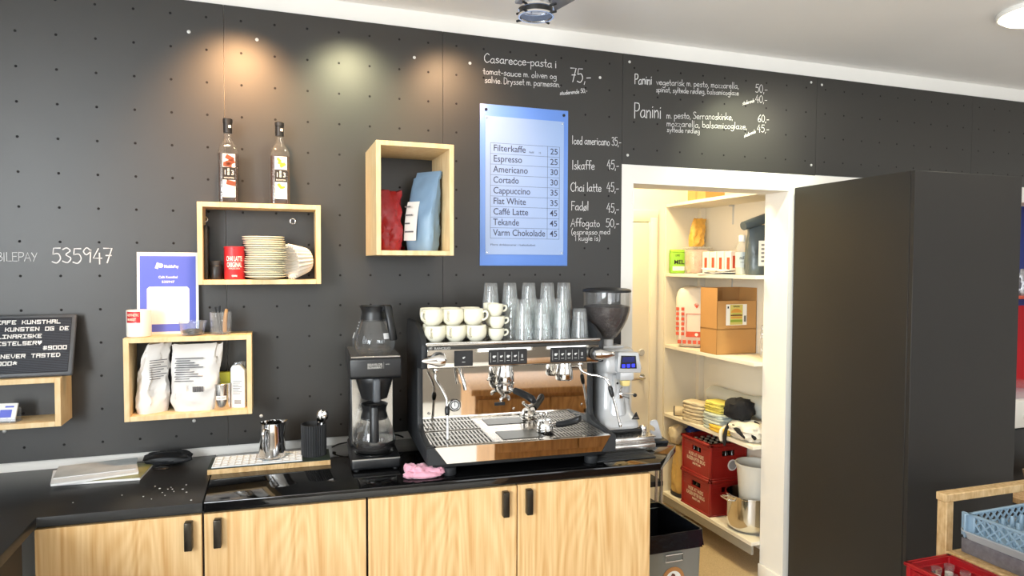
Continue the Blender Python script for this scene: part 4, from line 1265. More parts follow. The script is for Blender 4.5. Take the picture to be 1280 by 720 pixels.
# group heads
for gx in (0.345, 0.600):
    mb = MB(); mb.lathe([(0.030, 0.386), (0.031, 0.365), (0.036, 0.350), (0.037, 0.318), (0.033, 0.312), (0.0, 0.312)], (gx, 0.180, 0), 32); g = mb.build('group_head', M_chrome, t)
    mb = MB(); mb.box(gx - 0.028, gx + 0.028, 0.19, 0.243, 0.335, 0.386, 0.006); mb.build('group_neck', M_steel, g)
def portafilter(root_name_parent, P, d, up):
    """parts of a portafilter in a frame whose -y is the handle direction"""
    mb = MB(); mb.lathe([(0.0, -0.018), (0.024, -0.018), (0.030, -0.010), (0.0345, 0.0), (0.0345, 0.018), (0.0365, 0.020), (0.0365, 0.024), (0.031, 0.024), (0.029, 0.0), (0, -0.004)], n=32)
    for s in (-1, 1):
        mb.box(s * 0.036 - 0.006, s * 0.036 + 0.006, -0.010, 0.010, 0.010, 0.018, 0.002)
    b = mb.build('basket', M_chrome, P)
    mb = MB()
    mb.cyl((0, 0, -0.034), (0, 0, -0.016), 0.010, 14)
    for s in (-1, 1):
        mb.tube([(0, 0, -0.030), (s * 0.010, 0, -0.033), (s * 0.020, 0, -0.040), (s * 0.021, 0, -0.050)], [0.008, 0.0075, 0.007, 0.0065], 10)
    mb.build('spout', M_chrome, P)
    mb = MB(); rings = []
    for y, z, a, b_ in ((-0.034, 0.0, 0.009, 0.008), (-0.058, -0.001, 0.010, 0.009), (-0.060, -0.001, 0.0145, 0.013), (-0.085, -0.004, 0.0155, 0.0135), (-0.130, -0.013, 0.0150, 0.0140), (-0.155, -0.021, 0.0165, 0.0155), (-0.166, -0.026, 0.012, 0.011)):
        rings.append([(a * math.cos(2 * PI * i / 18), y, z + b_ * math.sin(2 * PI * i / 18)) for i in range(18)])
    mb.loft(rings[:2]); 
    h = MB(); h.loft(rings[2:]); mb.build('neck', M_chrome, P); h.build('handle', M_plastic, P)
pf = thing('portafilter', 'portafilter locked in the group head, black handle pointing to the viewer', 'portafilter', mloc(0.345, 0.180, 0.2875), CR + R(27), 'portafilters')
portafilter(None, pf, None, None)
pf2 = thing('portafilter', 'loose portafilter resting on the drip tray', 'portafilter', mloc(0.500, 0.135, 0.1150 + 0.0260), CR + R(40), 'portafilters')
portafilter(None, pf2, None, None)
for ch in pf2.children:          # this one lies with its spouts up
    ch.rotation_euler = (PI + R(7), 0, PI)
# steam wands and the hot water spout
def wand(pts, n_grip, name='steam_wand'):
    mb = MB(); mb.lathe([(0, -0.012), (0.010, -0.008), (0.0125, 0), (0.010, 0.008), (0, 0.012)], pts[0], 16); mb.tube(pts, 0.0052, 10)
    mb.lathe([(0, -0.004), (0.006, -0.003), (0.0068, 0.006), (0.0052, 0.012)], pts[-1], 12)
    o = mb.build(name, M_chrome, t)
    a, b = Vector(pts[-2]), Vector(pts[-1])
    mb = MB(); mb.tube([a + (b - a) * 0.02, a + (b - a) * 0.10, a + (b - a) * 0.22, a + (b - a) * 0.30], [0.006, 0.010, 0.0095, 0.006], 12); mb.build('rubber_grip', M_plastic, o)
wand([(0.057, 0.155, 0.377), (0.057, 0.152, 0.345), (0.072, 0.128, 0.315), (0.086, 0.108, 0.285), (0.092, 0.098, 0.250), (0.088, 0.070, 0.122)], 0)
wand([(0.665, 0.165, 0.377), (0.668, 0.158, 0.352), (0.700, 0.140, 0.335), (0.735, 0.118, 0.330), (0.765, 0.092, 0.298), (0.805, 0.070, 0.130)], 0)
mb = MB(); mb.tube([(0.165, 0.200, 0.386), (0.166, 0.185, 0.355), (0.172, 0.172, 0.325), (0.178, 0.168, 0.292)], [0.008, 0.0075, 0.007, 0.0075], 12); mb.build('water_spout', M_chrome, t)

# ---- cups on the machine
def cup_big():
    tt = thing('cup', 'x', 'cup', (0, 0, 0))
    mb = MB(); mb.lathe([(0, 0.003), (0.020, 0.003), (0.021, 0.0), (0.024, 0.0), (0.028, 0.004), (0.0385, 0.015), (0.0425, 0.030), (0.0425, 0.045), (0.0405, 0.062), (0.0395, 0.0632), (0.0380, 0.062), (0.0395, 0.032), (0.035, 0.017), (0.02, 0.007), (0, 0.006)], n=44); mb.build('bowl', M_ceramic, tt)
    mb = MB(); mb.tube([(0.039, 0, 0.050), (0.052, 0, 0.055), (0.061, 0, 0.046), (0.058, 0, 0.031), (0.047, 0, 0.022), (0.038, 0, 0.021)], [0.0048, 0.0045, 0.0045, 0.0045, 0.0045, 0.0048], 10); mb.build('handle', M_ceramic, tt)
    return tt
def cup_small():
    tt = thing('cup', 'x', 'cup', (0, 0, 0))
    mb = MB(); mb.lathe([(0, 0.003), (0.016, 0.003), (0.017, 0), (0.019, 0.0), (0.026, 0.009), (0.0315, 0.022), (0.0325, 0.047), (0.0315, 0.048), (0.030, 0.047), (0.029, 0.022), (0.016, 0.006), (0, 0.006)], n=40); mb.build('bowl', M_ceramic, tt)
    mb = MB(); mb.tube([(0.031, 0, 0.039), (0.042, 0, 0.041), (0.047, 0, 0.033), (0.043, 0, 0.023), (0.031, 0, 0.018)], 0.0040, 10); mb.build('handle', M_ceramic, tt)
    return tt
ZT = 0.4857
cols = ((0, 0.061), (1, 0.143), (2, 0.2255))
A = cup_big()
first = True
cupdefs = []
nm = ('nearest the filter machine', 'in the middle', 'next to the espresso cups')
for i, (nmx, cx) in enumerate(cols):
    for j, cy in enumerate((0.185, 0.272)):
        for k in range(2):
            cupdefs.append((i, j, k, cx + (0.006 if j else 0) + (-0.010 if k else 0), cy + (0.006 if k else 0), ZT + 0.0638 * k))
rnd = random.Random(11)
HA = {(0, 0, 0): 236, (1, 0, 0): 228, (2, 0, 0): 224, (0, 0, 1): 214, (1, 0, 1): 230, (2, 0, 1): -38}
for (i, j, k, x, y, z) in cupdefs:
    lab = 'cream cappuccino cup, %s layer, %s, column %s' % (('lower', 'upper')[k], ('front row', 'back row')[j], nm[i])
    rz = R(HA.get((i, j, k), 226 + rnd.uniform(-6, 6)))
    if first:
        A.location = mloc(x, y, z); A.rotation_euler = (0, 0, rz); A['label'] = lab; A['group'] = 'cappuccino cups on the machine'; first = False
    else:
        dup(A, mloc(x, y, z), rz, lab, 'cappuccino cups on the machine')
B = cup_small()
first = True
for (j, k, x, y) in ((0, 0, 0.308, 0.180), (0, 1, 0.311, 0.182), (0, 2, 0.305, 0.186), (1, 0, 0.318, 0.258), (1, 1, 0.314, 0.260), (1, 2, 0.306, 0.258)):
    lab = 'small cream espresso cup, %s of its stack of three, %s stack' % (('lowest', 'middle', 'topmost')[k], ('front', 'back')[j])
    z = ZT + 0.0485 * k
    if first:
        B.location = mloc(x, y, z); B.rotation_euler = (0, 0, R(-10)); B['label'] = lab; B['group'] = 'espresso cups on the machine'; first = False
    else:
        dup(B, mloc(x, y, z), R((-14 if j == 0 else -60) + 6 * k), lab, 'espresso cups on the machine')
# ---- upturned latte glasses in stacks
mb = MB()
NF = 40
mb.lathe([(0.0362, 0.0), (0.0385, 0.001), (0.0345, 0.043), (0.0338, 0.048), (0.0280, 0.114), (0.026, 0.120), (0, 0.120)], n=NF)
mb.lathe([(0.0362, 0.0), (0.0322, 0.044), (0.0258, 0.106), (0, 0.109)], n=NF)
GL = mb.build('latte_glass', M_glass, ang=50)
stacks = [(0.330, 0.355, 3, 'behind the espresso cups'), (0.400, 0.272, 2, 'first in the middle row'), (0.415, 0.355, 3, 'second in the back row'),
          (0.425, 0.190, 2, 'first of the front row'), (0.500, 0.355, 3, 'third in the back row'), (0.505, 0.190, 2, 'second of the front row'),
          (0.480, 0.272, 2, 'in the middle row behind the front two'), (0.585, 0.355, 3, 'fourth in the back row'), (0.588, 0.190, 2, 'third of the front row'),
          (0.660, 0.350, 3, 'last in the back row'), (0.560, 0.270, 2, 'in the middle row towards the grinder'), (0.678, 0.205, 1, 'single by the grinder')]
first = True
for (x, y, n, wh) in stacks:
    for k in range(n):
        o = GL if first else GL.copy()
        if not first:
            C.objects.link(o)
        first = False
        o.location = mloc(x, y, ZT + (0.0425 if n < 3 else 0.0525) * k)
        o.rotation_euler = (0, 0, k * 0.5)
        pos = 'standing alone' if n == 1 else (('lowest', 'second', 'third', 'topmost')[k] if n == 4 else ('lowest', 'middle', 'topmost')[k] if n == 3 else ('lower', 'upper')[k])
        tag(o, ('upturned latte glass standing alone next to the coffee grinder' if n == 1 else 'upturned latte glass, %s of the stack %s' % (pos, wh)), 'glass', 'latte glasses on the machine')

# ================================================================== GRINDER
M_gsil = mat('silver lacquer', 'c6c7c8', 0.34, 0.25)
M_bean = mat('coffee beans', '2a1710', 0.45, var=0.9, scale=110, bump=0.9)
t = thing('knock_box', 'stainless drawer box with a perforated top under the grinder', 'drawer box', (1.300, -0.510, 0.9), CR)
mb = MB(); mb.box(-0.01, 0.232, 0.004, 0.34, 0.004, 0.058, 0.002); mb.build('body', M_steel, t)
mb = MB(); mb.box(-0.008, 0.230, -0.012, 0.003, 0.004, 0.032, 0.003); mb.box(-0.008, 0.230, -0.004, 0.003, 0.032, 0.040, 0.001, 1); d = mb.build('drawer', M_steel, t)
mb = MB(); mb.mi(0).box(-0.012, 0.234, -0.006, 0.34, 0.0582, 0.0612, 0.001, 1); mb.mi(1)
for i in range(13):
    for j in range(4):
        mb.lathe([(0, 0.0004), (0.0045, 0.0003), (0.005, 0)], (0.004 + 0.0180 * i + (0.009 if j % 2 else 0), 0.012 + 0.016 * j, 0.0612), 10)
mb.build('perforated_top', [M_steel, M_hole], t)
t = thing('coffee_grinder', 'silver coffee grinder with a big hopper of beans', 'grinder', (1.417, -0.365, 0.9613), CR)
mb = MB(); mb.box(-0.092, 0.092, -0.090, 0.11, 0.0, 0.020, 0.006); mb.build('foot', M_plastic, t)
def rr(w_, d0, d1, z, e=5, n=36):
    out = []
    for i in range(n):
        a = 2 * PI * i / n
        x, y = math.cos(a), math.sin(a)
        k = (abs(x) ** e + abs(y) ** e) ** (-1 / e)
        out.append((x * k * w_, (d0 + d1) / 2 + y * k * (d1 - d0) / 2, z))
    return out
mb = MB(); mb.loft([rr(0.092, -0.092, 0.11, 0.021), rr(0.093, -0.094, 0.11, 0.034), rr(0.088, -0.080, 0.11, 0.060), rr(0.076, -0.050, 0.11, 0.085), rr(0.070, -0.040, 0.11, 0.120), rr(0.070, -0.040, 0.11, 0.250), rr(0.074, -0.042, 0.11, 0.275)]); mb.build('column', M_gsil, t)
mb = MB(); mb.loft([rr(0.078, -0.070, 0.115, 0.262), rr(0.080, -0.075, 0.115, 0.275), rr(0.080, -0.068, 0.115, 0.345), rr(0.074, -0.055, 0.110, 0.360), rr(0.070, -0.040, 0.105, 0.363)]); mb.build('head', M_gsil, t)
# front funnel recess, fork, lever knob, badge
mb = MB(); mb.lathe([(0.050, 0.0), (0.044, 0.04), (0.036, 0.09), (0.034, 0.15)], (0.0, -0.020, 0.075), 28); mb.build('chute_shield', M_gsil, t)
mb = MB(); mb.prism([(-0.028, 0.085), (0.028, 0.085), (0.024, 0.250), (-0.026, 0.250)], 'y', -0.054, -0.040, 0.002, seg=1); mb.build('front_plate', M_gsil, t)
for x in (-0.008, 0.010):
    mb = MB(); mb.lathe([(0, 0.001), (0.0045, 0.001), (0.005, 0)], (x, -0.054, 0.214), 14, axis=Vector((0, -1, 0))); mb.build('screw_hole', M_hole, t)
mb = MB(); mb.box(-0.008, 0.010, -0.072, -0.054, 0.150, 0.176, 0.003); mb.tube([(0.0, -0.066, 0.176), (0.0, -0.070, 0.192), (0.006, -0.066, 0.198)], 0.0035, 8); mb.tube([(-0.006, -0.07, 0.160), (-0.022, -0.10, 0.156)], 0.003, 8); mb.tube([(0.008, -0.07, 0.160), (0.024, -0.10, 0.156)], 0.003, 8); mb.build('fork', M_chrome, t)
mb = MB(); mb.tube([(0.010, -0.060, 0.168), (0.050, -0.062, 0.166), (0.066, -0.064, 0.162)], 0.003, 8); b = mb.build('lever', M_chrome, t)
mb = MB(); mb.lathe([(0, -0.009), (0.007, -0.006), (0.0095, 0), (0.007, 0.006), (0, 0.009)], (0.071, -0.064, 0.160), 16); mb.build('lever_knob', M_plastic, b)
mb = MB(); mb.mi(0).prism([(0.040, 0.062), (0.078, 0.060), (0.062, 0.094)], 'y', -0.0985, -0.094, 0.0005, seg=1); mb.build('badge', M_plastic, t)
mb = MB(); mb.text('KRYO', 0.010, (0.050, -0.0990, 0.066), width=0.018); mb.build('badge_lettering', M_silver, t)
# display head
P = MB(); P.prism([(-0.030, 0.268), (0.082, 0.262), (0.085, 0.285), (0.070, 0.352), (-0.026, 0.356)], 'y', -0.100, -0.060, 0.006, seg=3); P.build('display_housing', M_gsil, t)
mb = MB(); mb.prism([(-0.018, 0.286), (0.060, 0.282), (0.055, 0.338), (-0.014, 0.341)], 'y', -0.1025, -0.099, 0.001, seg=1); dsp = mb.build('display', M_plastic, t)
M_led = mat('blue key light', '2a32ff', 0.4, emit=('3540ff', 2.2))
M_scr = mat('screen glow', '141a52', 0.3, emit=('2a3290', 0.35))
mb = MB(); mb.box(-0.008, 0.048, -0.1032, -0.1024, 0.312, 0.334); mb.build('screen', M_scr, dsp)
for k in range(3):
    mb = MB(); mb.box(-0.010 + k * 0.023, 0.004 + k * 0.023, -0.1034, -0.1024, 0.2895, 0.3035, 0.001, 1); mb.build('touch_key', M_led, dsp)
mb = MB(); mb.box(-0.016, 0.050, -0.098, -0.050, 0.232, 0.268, 0.006); mb.build('chute_housing', M_gsil, t)
mb = MB(); mb.prism([(0.0, 0.206), (0.032, 0.206), (0.036, 0.231), (-0.004, 0.231)], 'y', -0.092, -0.064, 0.003); mb.build('chute', mat('pale yellow chute', 'e6cf86', 0.5), t)
# hopper, beans, lid
HX, HY = -0.028, 0.020
mb = MB(); mb.lathe([(0.030, 0.363), (0.030, 0.400), (0.034, 0.402), (0.0, 0.402)], (HX, HY, 0), 28); mb.box(HX - 0.045, HX + 0.07, HY - 0.03, HY + 0.05, 0.360, 0.372, 0.003); mb.build('hopper_neck', M_gsil, t)
mb = MB(); mb.lathe([(0.030, 0.401), (0.044, 0.410), (0.072, 0.450), (0.092, 0.490), (0.102, 0.530), (0.104, 0.560), (0.104, 0.612)], (HX, HY, 0), 48); mb.build('hopper', M_hop, t)
mb = MB(); mb.lathe([(0, 0.404), (0.030, 0.4045), (0.0425, 0.412), (0.070, 0.451), (0.0895, 0.491), (0.0995, 0.530), (0.1005, 0.545), (0.07, 0.552), (0, 0.549)], (HX, HY, 0), 48); mb.build('beans', M_bean, t)
mb = MB(); mb.lathe([(0, 0.626), (0.085, 0.625), (0.103, 0.620), (0.107, 0.614), (0.107, 0.608), (0, 0.608)], (HX, HY, 0), 48); mb.build('hopper_lid', M_plastic, t)
mb = MB(); mb.box(0.035, 0.075, 0.085, 0.10, 0.363, 0.470, 0.004); mb.build('hopper_bracket', M_plastic, t)
# small chrome knob jar beside the grinder (its dosing collar)
mb = MB(); mb.lathe([(0, 0), (0.015, 0), (0.016, 0.002), (0.016, 0.018), (0.013, 0.024), (0.006, 0.027), (0, 0.028)], n=24)
o = mb.build('tamper', M_chrome, loc=mloc(0.985, 0.22, 0.0614)); tag(o, 'small polished tamper beside the silver grinder', 'tamper')
# rubber mat in front, and the tamping stand
mb = MB(); mb.box(0, 0.262, 0, 0.098, 0, 0.006, 0.003, 2); mb.mi(1)
for k in range(5):
    mb.box(0.012, 0.25, 0.010 + 0.018 * k, 0.018 + 0.018 * k, 0.006, 0.0078, 0.0008, 1)
o = mb.build('rubber_mat', [M_plasticm, M_plasticm], loc=(1.212, -0.614, 0.9)); o.rotation_euler = (0, 0, CR); tag(o, 'black ribbed rubber mat before the drawer box', 'mat')
t = thing('tamping_stand', 'grey metal hook plate on a black foot at the worktop end', 'stand', (1.610, -0.400, 0.9), R(-12))
mb = MB(); mb.box(-0.035, 0.045, -0.045, 0.035, 0, 0.012, 0.003); mb.build('foot', M_plasticm, t)
mb = MB(); mb.prism([(-0.026, 0.012), (0.030, 0.012), (0.010, 0.085), (0.002, 0.096), (-0.016, 0.096), (-0.026, 0.088), (-0.026, 0.075), (-0.012, 0.068), (-0.004, 0.060), (-0.002, 0.048), (-0.010, 0.044), (-0.022, 0.052), (-0.026, 0.050)], 'y', -0.004, 0.004, 0.0006, seg=1); mb.build('hook_plate', M_gsil, t)

# ================================================================== STORE ROOM
# door in its far wall
FW = 1.16
d = MB(); d.box(1.62, 2.488, FW - 0.028, FW - 0.001, FZ + 0.008, 1.985, 0.002, 1)
dr = struct(d.build('door_1', M_store))
mb = MB()
for x0, x1 in ((1.56, 1.62), (2.488, 2.568)):
    mb.box(x0, x1, FW - 0.022, FW, FZ, 2.03, 0.004, 2)
    mb.box(x0 + 0.014, x1 - 0.014, FW - 0.034, FW - 0.02, FZ, 2.02, 0.004, 2)
mb.box(1.56, 2.568, FW - 0.023, FW, 1.99, 2.075, 0.004, 2)
mb.build('architrave', M_store, dr)
mb = MB(); mb.lathe([(0, 0.008), (0.022, 0.007), (0.026, 0.0)], (2.437, FW - 0.029, 1.074), 24, axis=Vector((0, -1, 0))); mb.build('lock_rose', M_gsil, dr)
mb = MB(); mb.lathe([(0, 0.008), (0.022, 0.007), (0.026, 0.0)], (2.440, FW - 0.029, 0.900), 24, axis=Vector((0, -1, 0))); mb.tube([(2.440, FW - 0.03, 0.900), (2.438, FW - 0.068, 0.900), (2.425, FW - 0.075, 0.898), (2.33, FW - 0.075, 0.896)], 0.0085, 12); mb.build('door_handle', M_chrome, dr)
# shelving along the wall
SX0, SX1, SY0, SY1 = 2.630, 2.939, 0.192, 1.158
t = thing('storage_shelves', 'white built-in shelves along the store room wall', 'shelves', (SX0, SY0, FZ))
def sb(ztop, th=0.022, x0=0.0):
    mb = MB(); mb.box(x0, SX1 - SX0, 0, SY1 - SY0 - 0.02, ztop - th - FZ, ztop - FZ, 0.001, 1); mb.build('shelf_board', M_store, t)
for z in (2.120, 1.630, 1.122, 0.632, 0.062):
    sb(z)
mb = MB(); mb.box(0.0, SX1 - SX0, SY1 - SY0 - 0.02, SY1 - SY0, 0, 2.098 - FZ, 0.001, 1); mb.build('end_panel', M_store, t)
mb = MB(); mb.box(SX1 - SX0 - 0.045, SX1 - SX0, SY1 - SY0 - 0.055, SY1 - SY0 - 0.0205, 0, 2.098 - FZ, 0.002, 1); mb.build('corner_batten', M_store, t)
mb = MB(); mb.box(0.001, 0.018, 0.0, SY1 - SY0 - 0.02, -0.012 - FZ, 0.0395 - FZ, 0.001, 1); mb.build('fascia', mat('shadow grey fascia', '8d877c', 0.7), t)  # fascia's grey has the shadow beneath the lowest board painted into its colour
for z in (2.095, 1.605):
    mb = MB(); mb.box(SX1 - SX0 - 0.004, SX1 - SX0, 0.60, 0.612, z - 0.13 - FZ, z - FZ, 0.001, 1); mb.box(SX1 - SX0 - 0.03, SX1 - SX0, 0.595, 0.617, z - 0.008 - FZ, z - FZ, 0.001, 1); mb.build('bracket', M_gsil, t)
def on(z): return z + 0.0003
S1, S2, S3, S4, S5 = (on(z) for z in (2.120, 1.630, 1.122, 0.632, 0.062))
M_card = mat('brown cardboard', 'b98a52', 0.8, var=0.06, scale=14)
M_cardin = mat('inner cardboard', 'a57a48', 0.85, var=0.06, scale=14)
# top shelf
mb = MB(); mb.box(-0.075, 0.075, -0.10, 0.10, 0, 0.14, 0.002, 1); mb.mi(1).box(-0.0760, -0.075, -0.010, 0.010, 0, 0.141)
o = mb.build('cardboard_box', [M_card, M_cardin], loc=(2.72, 0.80, S1)); tag(o, 'brown cardboard box on the highest store shelf', 'cardboard box')
# second shelf
M_lime = mat('lime packet', '8ec43c', 0.45, var=0.15, scale=12)
t = thing('flour_packet', 'lime green flour packet on the store shelf', 'packet', (2.695, 1.094, S2), R(-14))
mb = MB(); mb.box(-0.052, 0.052, -0.026, 0.026, 0, 0.150, 0.008, 2); mb.prism([(-0.026, 0.150), (0.026, 0.150), (0.012, 0.168), (-0.012, 0.168)], 'x', -0.050, 0.050, 0.002, seg=1); mb.build('body', M_lime, t)
mb = MB(); mb.mi(0).text('MEL', 0.042, (-0.030, -0.0263, 0.066), width=0.072, bold=0.001); mb.mi(1).box(-0.040, 0.045, -0.0263, -0.0258, 0.020, 0.05); mb.mi(0).text('LIME', 0.02, (-0.02, -0.0263, 0.12), width=0.03); mb.build('lettering', [M_ink, M_lab], t)
M_pinkc = mat('pale pink wafers', 'e2b59a', 0.7, var=0.35, scale=40)
t = thing('storage_tub', 'clear lidded tub of pinkish wafers', 'tub', (2.790, 0.985, S2), R(-6))
mb = MB(); mb.box(-0.075, 0.075, -0.06, 0.06, 0, 0.172, 0.012, 2); mb.build('tub', M_film, t)
mb = MB(); mb.box(-0.080, 0.080, -0.065, 0.065, 0.1725, 0.186, 0.004, 2); mb.build('lid', M_film, t)
mb = MB(); mb.blob((0, 0, 0.084), (0.140, 0.110, 0.160), 0.10, 4, 2, 6, 36, 16); mb.build('wafers', M_pinkc, t)
M_pasta = clear('pasta film', (1, 0.93, 0.75), 0.4, 0.62, body=(0.78, 0.55, 0.22))
mb = MB(); mb.pouch(0.10, 0.07, 0.195, (0.03, 0), 0.018, 31, 0.006)
o = mb.build('pasta_bag', mat('golden pasta bag', 'cf9d45', 0.4, var=0.35, scale=45, bump=0.3), loc=(2.775, 0.985, S2 + 0.1863)); tag(o, 'golden bag of pasta lying on the clear lidded tub', 'bag')
M_cart = mat('cream carton', 'efe7da', 0.6)
M_redp = mat('red print', 'b5432c', 0.6)
for k in range(4):
    mb = MB(); mb.mi(0).box(-0.026, 0.026, -0.036, 0.036, 0, 0.150, 0.002, 1); mb.mi(1).box(-0.0268, -0.0260, -0.024, 0.010, 0.030, 0.110) ; mb.box(-0.012, 0.012, -0.0368, -0.0360, 0.04, 0.12)
    o = mb.build('tea_carton', [M_cart, M_redp], loc=(2.800, 0.872 - 0.080 * k, S2)); o.rotation_euler = (0, 0, R(-6))
    tag(o, 'cream carton with red print, %s in the row beside the clear tub' % ('first', 'second', 'third', 'fourth')[k], 'carton', 'cartons in a row on the store shelf')
for k, (x, y, rz, ln) in enumerate(((2.700, 0.62, 0.1, 0.26), (2.705, 0.60, -0.12, 0.25), (2.712, 0.61, 0.25, 0.22))):
    mb = MB(); mb.sheet(lambda u, v: Vector((-0.07 + 0.14 * u, -ln / 2 + ln * v, 0.002 + 0.006 * math.sin(v * 5 + k) ** 2 + 0.03 * (k == 2) * max(0, v - 0.3) ** 2)), 4, 14, 0.003)
    o = mb.build('paper_bag', M_paper, loc=(x, y, S2 + 0.0095 * k)); o.rotation_euler = (0, 0, rz); tag(o, 'flat white paper bag, %s of the pile in front of the cartons' % ('lowest', 'middle', 'topmost')[k], 'paper bag', 'paper bags on the store shelf')
t = thing('cleaner_bottle', 'clear bottle with a white cap and pale blue label', 'bottle', (2.740, 0.452, S2), R(-30))
mb = MB(); mb.lathe([(0, 0), (0.036, 0), (0.039, 0.004), (0.039, 0.150), (0.034, 0.175), (0.018, 0.200), (0.017, 0.212)], n=32); mb.build('bottle', M_film, t)
mb = MB(); mb.lathe([(0, 0.205), (0.020, 0.205), (0.020, 0.242), (0.018, 0.245), (0, 0.245)], n=28); mb.build('cap', M_paper, t)
mb = MB(); mb.lathe([(0, 0.003), (0.036, 0.003), (0.036, 0.07), (0, 0.07)], n=28); mb.build('liquid', mat('pale liquid', 'd9dccb', 0.2), t)
mb = MB(); mb.mi(0).lathe([(0.0395, 0.045), (0.0395, 0.140)], n=32); mb.mi(1); wrap_text(mb, 'milk', 0.028, 0.0398, 0.095, 0, 0.04, 0.0006); wrap_text(mb, 'cleaner', 0.010, 0.0398, 0.075, 0, 0.03); mb.build('label', [mat('pale blue label', 'b9c6cc', 0.5), M_ink], t)
t = thing('sauce_bottle', 'yellow bottle behind the clear one with the white cap', 'bottle', (2.838, 0.500, S2))
mb = MB(); mb.lathe([(0, 0), (0.030, 0), (0.031, 0.003), (0.031, 0.16), (0.024, 0.19), (0.013, 0.215), (0.013, 0.23), (0, 0.23)], n=28); mb.build('body', mat('yellow squeeze plastic', 'e0b13a', 0.4), t)
mb = MB(); mb.lathe([(0.0315, 0.06), (0.0315, 0.14)], n=28); mb.build('label', M_redp, t)
M_dbag = mat('slate foil', '49545b', 0.32, var=0.15, scale=10, bump=0.3)
t = thing('coffee_sack', 'slate grey foil bag with a white label and rolled top', 'bag', (2.780, 0.325, S2), R(-12))
mb = MB(); mb.pouch(0.190, 0.115, 0.30, (0.01, 0), 0.014, 41, 0.012, ex=4); mb.build('body', M_dbag, t)
mb = MB(); mb.tube([(-0.135, -0.035, 0.292), (-0.05, -0.012, 0.318), (0.03, 0.0, 0.345), (0.10, 0.008, 0.368)], [0.026, 0.030, 0.030, 0.028], 14); mb.build('rolled_top', M_dbag, t)
mb = MB(); mb.mi(0).box(-0.05, 0.06, -0.0665, -0.062, 0.055, 0.205); mb.mi(1)
for k in range(5):
    mb.box(-0.035, 0.0 + 0.012 * (k % 3), -0.0672, -0.0664, 0.175 - 0.024 * k, 0.185 - 0.024 * k)
mb.build('label', [M_lab, M_print], t)
# third shelf: sugar sack and two cardboard boxes
M_sack = mat('paper sack', 'e9dfd0', 0.75, var=0.05, scale=10, bump=0.25)
t = thing('sugar_sack', 'big white paper sack printed with red emblems', 'sack', (2.755, 0.975, S3), R(-40))
mb = MB(); mb.blob((0, 0, 0.205), (0.235, 0.185, 0.41), 0.06, 2.2, 12, 4.5, 40, 24); mb.build('body', M_sack, t)
mb = MB(); mb.mi(0)
yy = -0.0965
for k in range(6):
    mb.box(-0.095 + 0.034 * k, -0.073 + 0.034 * k, yy, yy + 0.012, 0.028, 0.052)
for k in range(6):
    mb.box(-0.108, -0.088, yy + 0.008, yy + 0.03, 0.085 + 0.034 * k, 0.106 + 0.034 * k); mb.box(-0.072, -0.052, yy, yy + 0.012, 0.085 + 0.034 * k, 0.106 + 0.034 * k)
mb.box(-0.040, 0.100, yy - 0.001, yy + 0.014, 0.075, 0.112)
mb.box(-0.040, 0.100, yy, yy + 0.012, 0.232, 0.235); mb.box(-0.040, -0.037, yy, yy + 0.012, 0.112, 0.235)
for a in range(5):
    mb.tube([(0.030, yy + 0.004, 0.275), (0.030 + 0.016 * math.cos(0.6 + a * 0.5), yy + 0.006, 0.285 + 0.018 * math.sin(0.6 + a * 0.5)), (0.030 + 0.011 * math.cos(0.6 + a * 0.5), yy + 0.008, 0.306)], 0.0028, 6)
mb.mi(1); mb.lathe([(0, 0), (0.011, 0), (0.011, 0.002), (0, 0.002)], (0.03, yy - 0.001, 0.093), 16, axis=Vector((0, -1, 0)))
mb.build('print', [mat('red sack print', 'd0583f', 0.7), M_lab], t)
def carton(z0, h, cut, label, lab):
    t = thing('cardboard_box', label, 'cardboard box', (2.633, 0.548, z0), R(-0.5), 'burger bun cartons')
    L, D_, th = 0.302, 0.175, 0.004
    mb = MB()
    hf = h - cut
    mb.box(0, L, 0, th, 0, hf); mb.box(0, th, 0, D_, 0, h); mb.box(L - th, L, 0, D_, 0, h); mb.box(0, L, D_ - th, D_, 0, h)
    mb.box(0, L, 0, D_, 0, th)
    if not cut:
        mb.box(0, L, 0, D_, h - th, h)
    mb.build('carton', M_card, t)
    if cut:
        mb = MB(); mb.box(th + 0.001, L - th - 0.001, D_ - th - 0.002, D_ - th - 0.001, 0.01, h - 0.002); mb.box(L / 2 + 0.01, L / 2 + 0.0115, D_ - th - 0.0045, D_ - th - 0.002, 0.01, h - 0.002); mb.build('lining', M_cardin, t)
    if lab:
        mb = MB(); mb.mi(0).box(0.068, 0.225, -0.0012, -0.0002, 0.025, 0.158)
        mb.mi(1).box(0.098, 0.194, -0.0016, -0.0011, 0.028, 0.156)
        mb.mi(2).prism([(0.105 + 0.041 + 0.041 * math.cos(a), 0.105 + 0.026 * math.sin(a)) for a in [i * PI / 10 for i in range(11)]], 'y', -0.0020, -0.0015); mb.box(0.104, 0.188, -0.0020, -0.0015, 0.068, 0.080)
        mb.mi(3).box(0.102, 0.190, -0.0021, -0.0015, 0.084, 0.092); mb.mi(4).box(0.100, 0.192, -0.0021, -0.0015, 0.044, 0.060); mb.box(0.115, 0.178, -0.0021, -0.0015, 0.095, 0.099)
        mb.mi(5).text('BURGER', 0.014, (0.122, -0.0022, 0.139), width=0.046); mb.box(0.078, 0.088, -0.0018, -0.0011, 0.132, 0.146)
        for k in range(5):
            mb.box(0.203 + 0.0036 * k, 0.2052 + 0.0036 * k, -0.0018, -0.0011, 0.045, 0.085)
        mb.build('label', [M_lab, mat('label meadow', 'cfc26a', 0.6), mat('bun print', 'd59a45', 0.6), mat('patty print', '6b3a1e', 0.6), mat('lettuce print', '8fa63c', 0.6), M_ink], t)
    return t
carton(S3, 0.160, 0, 'brown closed cardboard box under the one with a burger label', False)
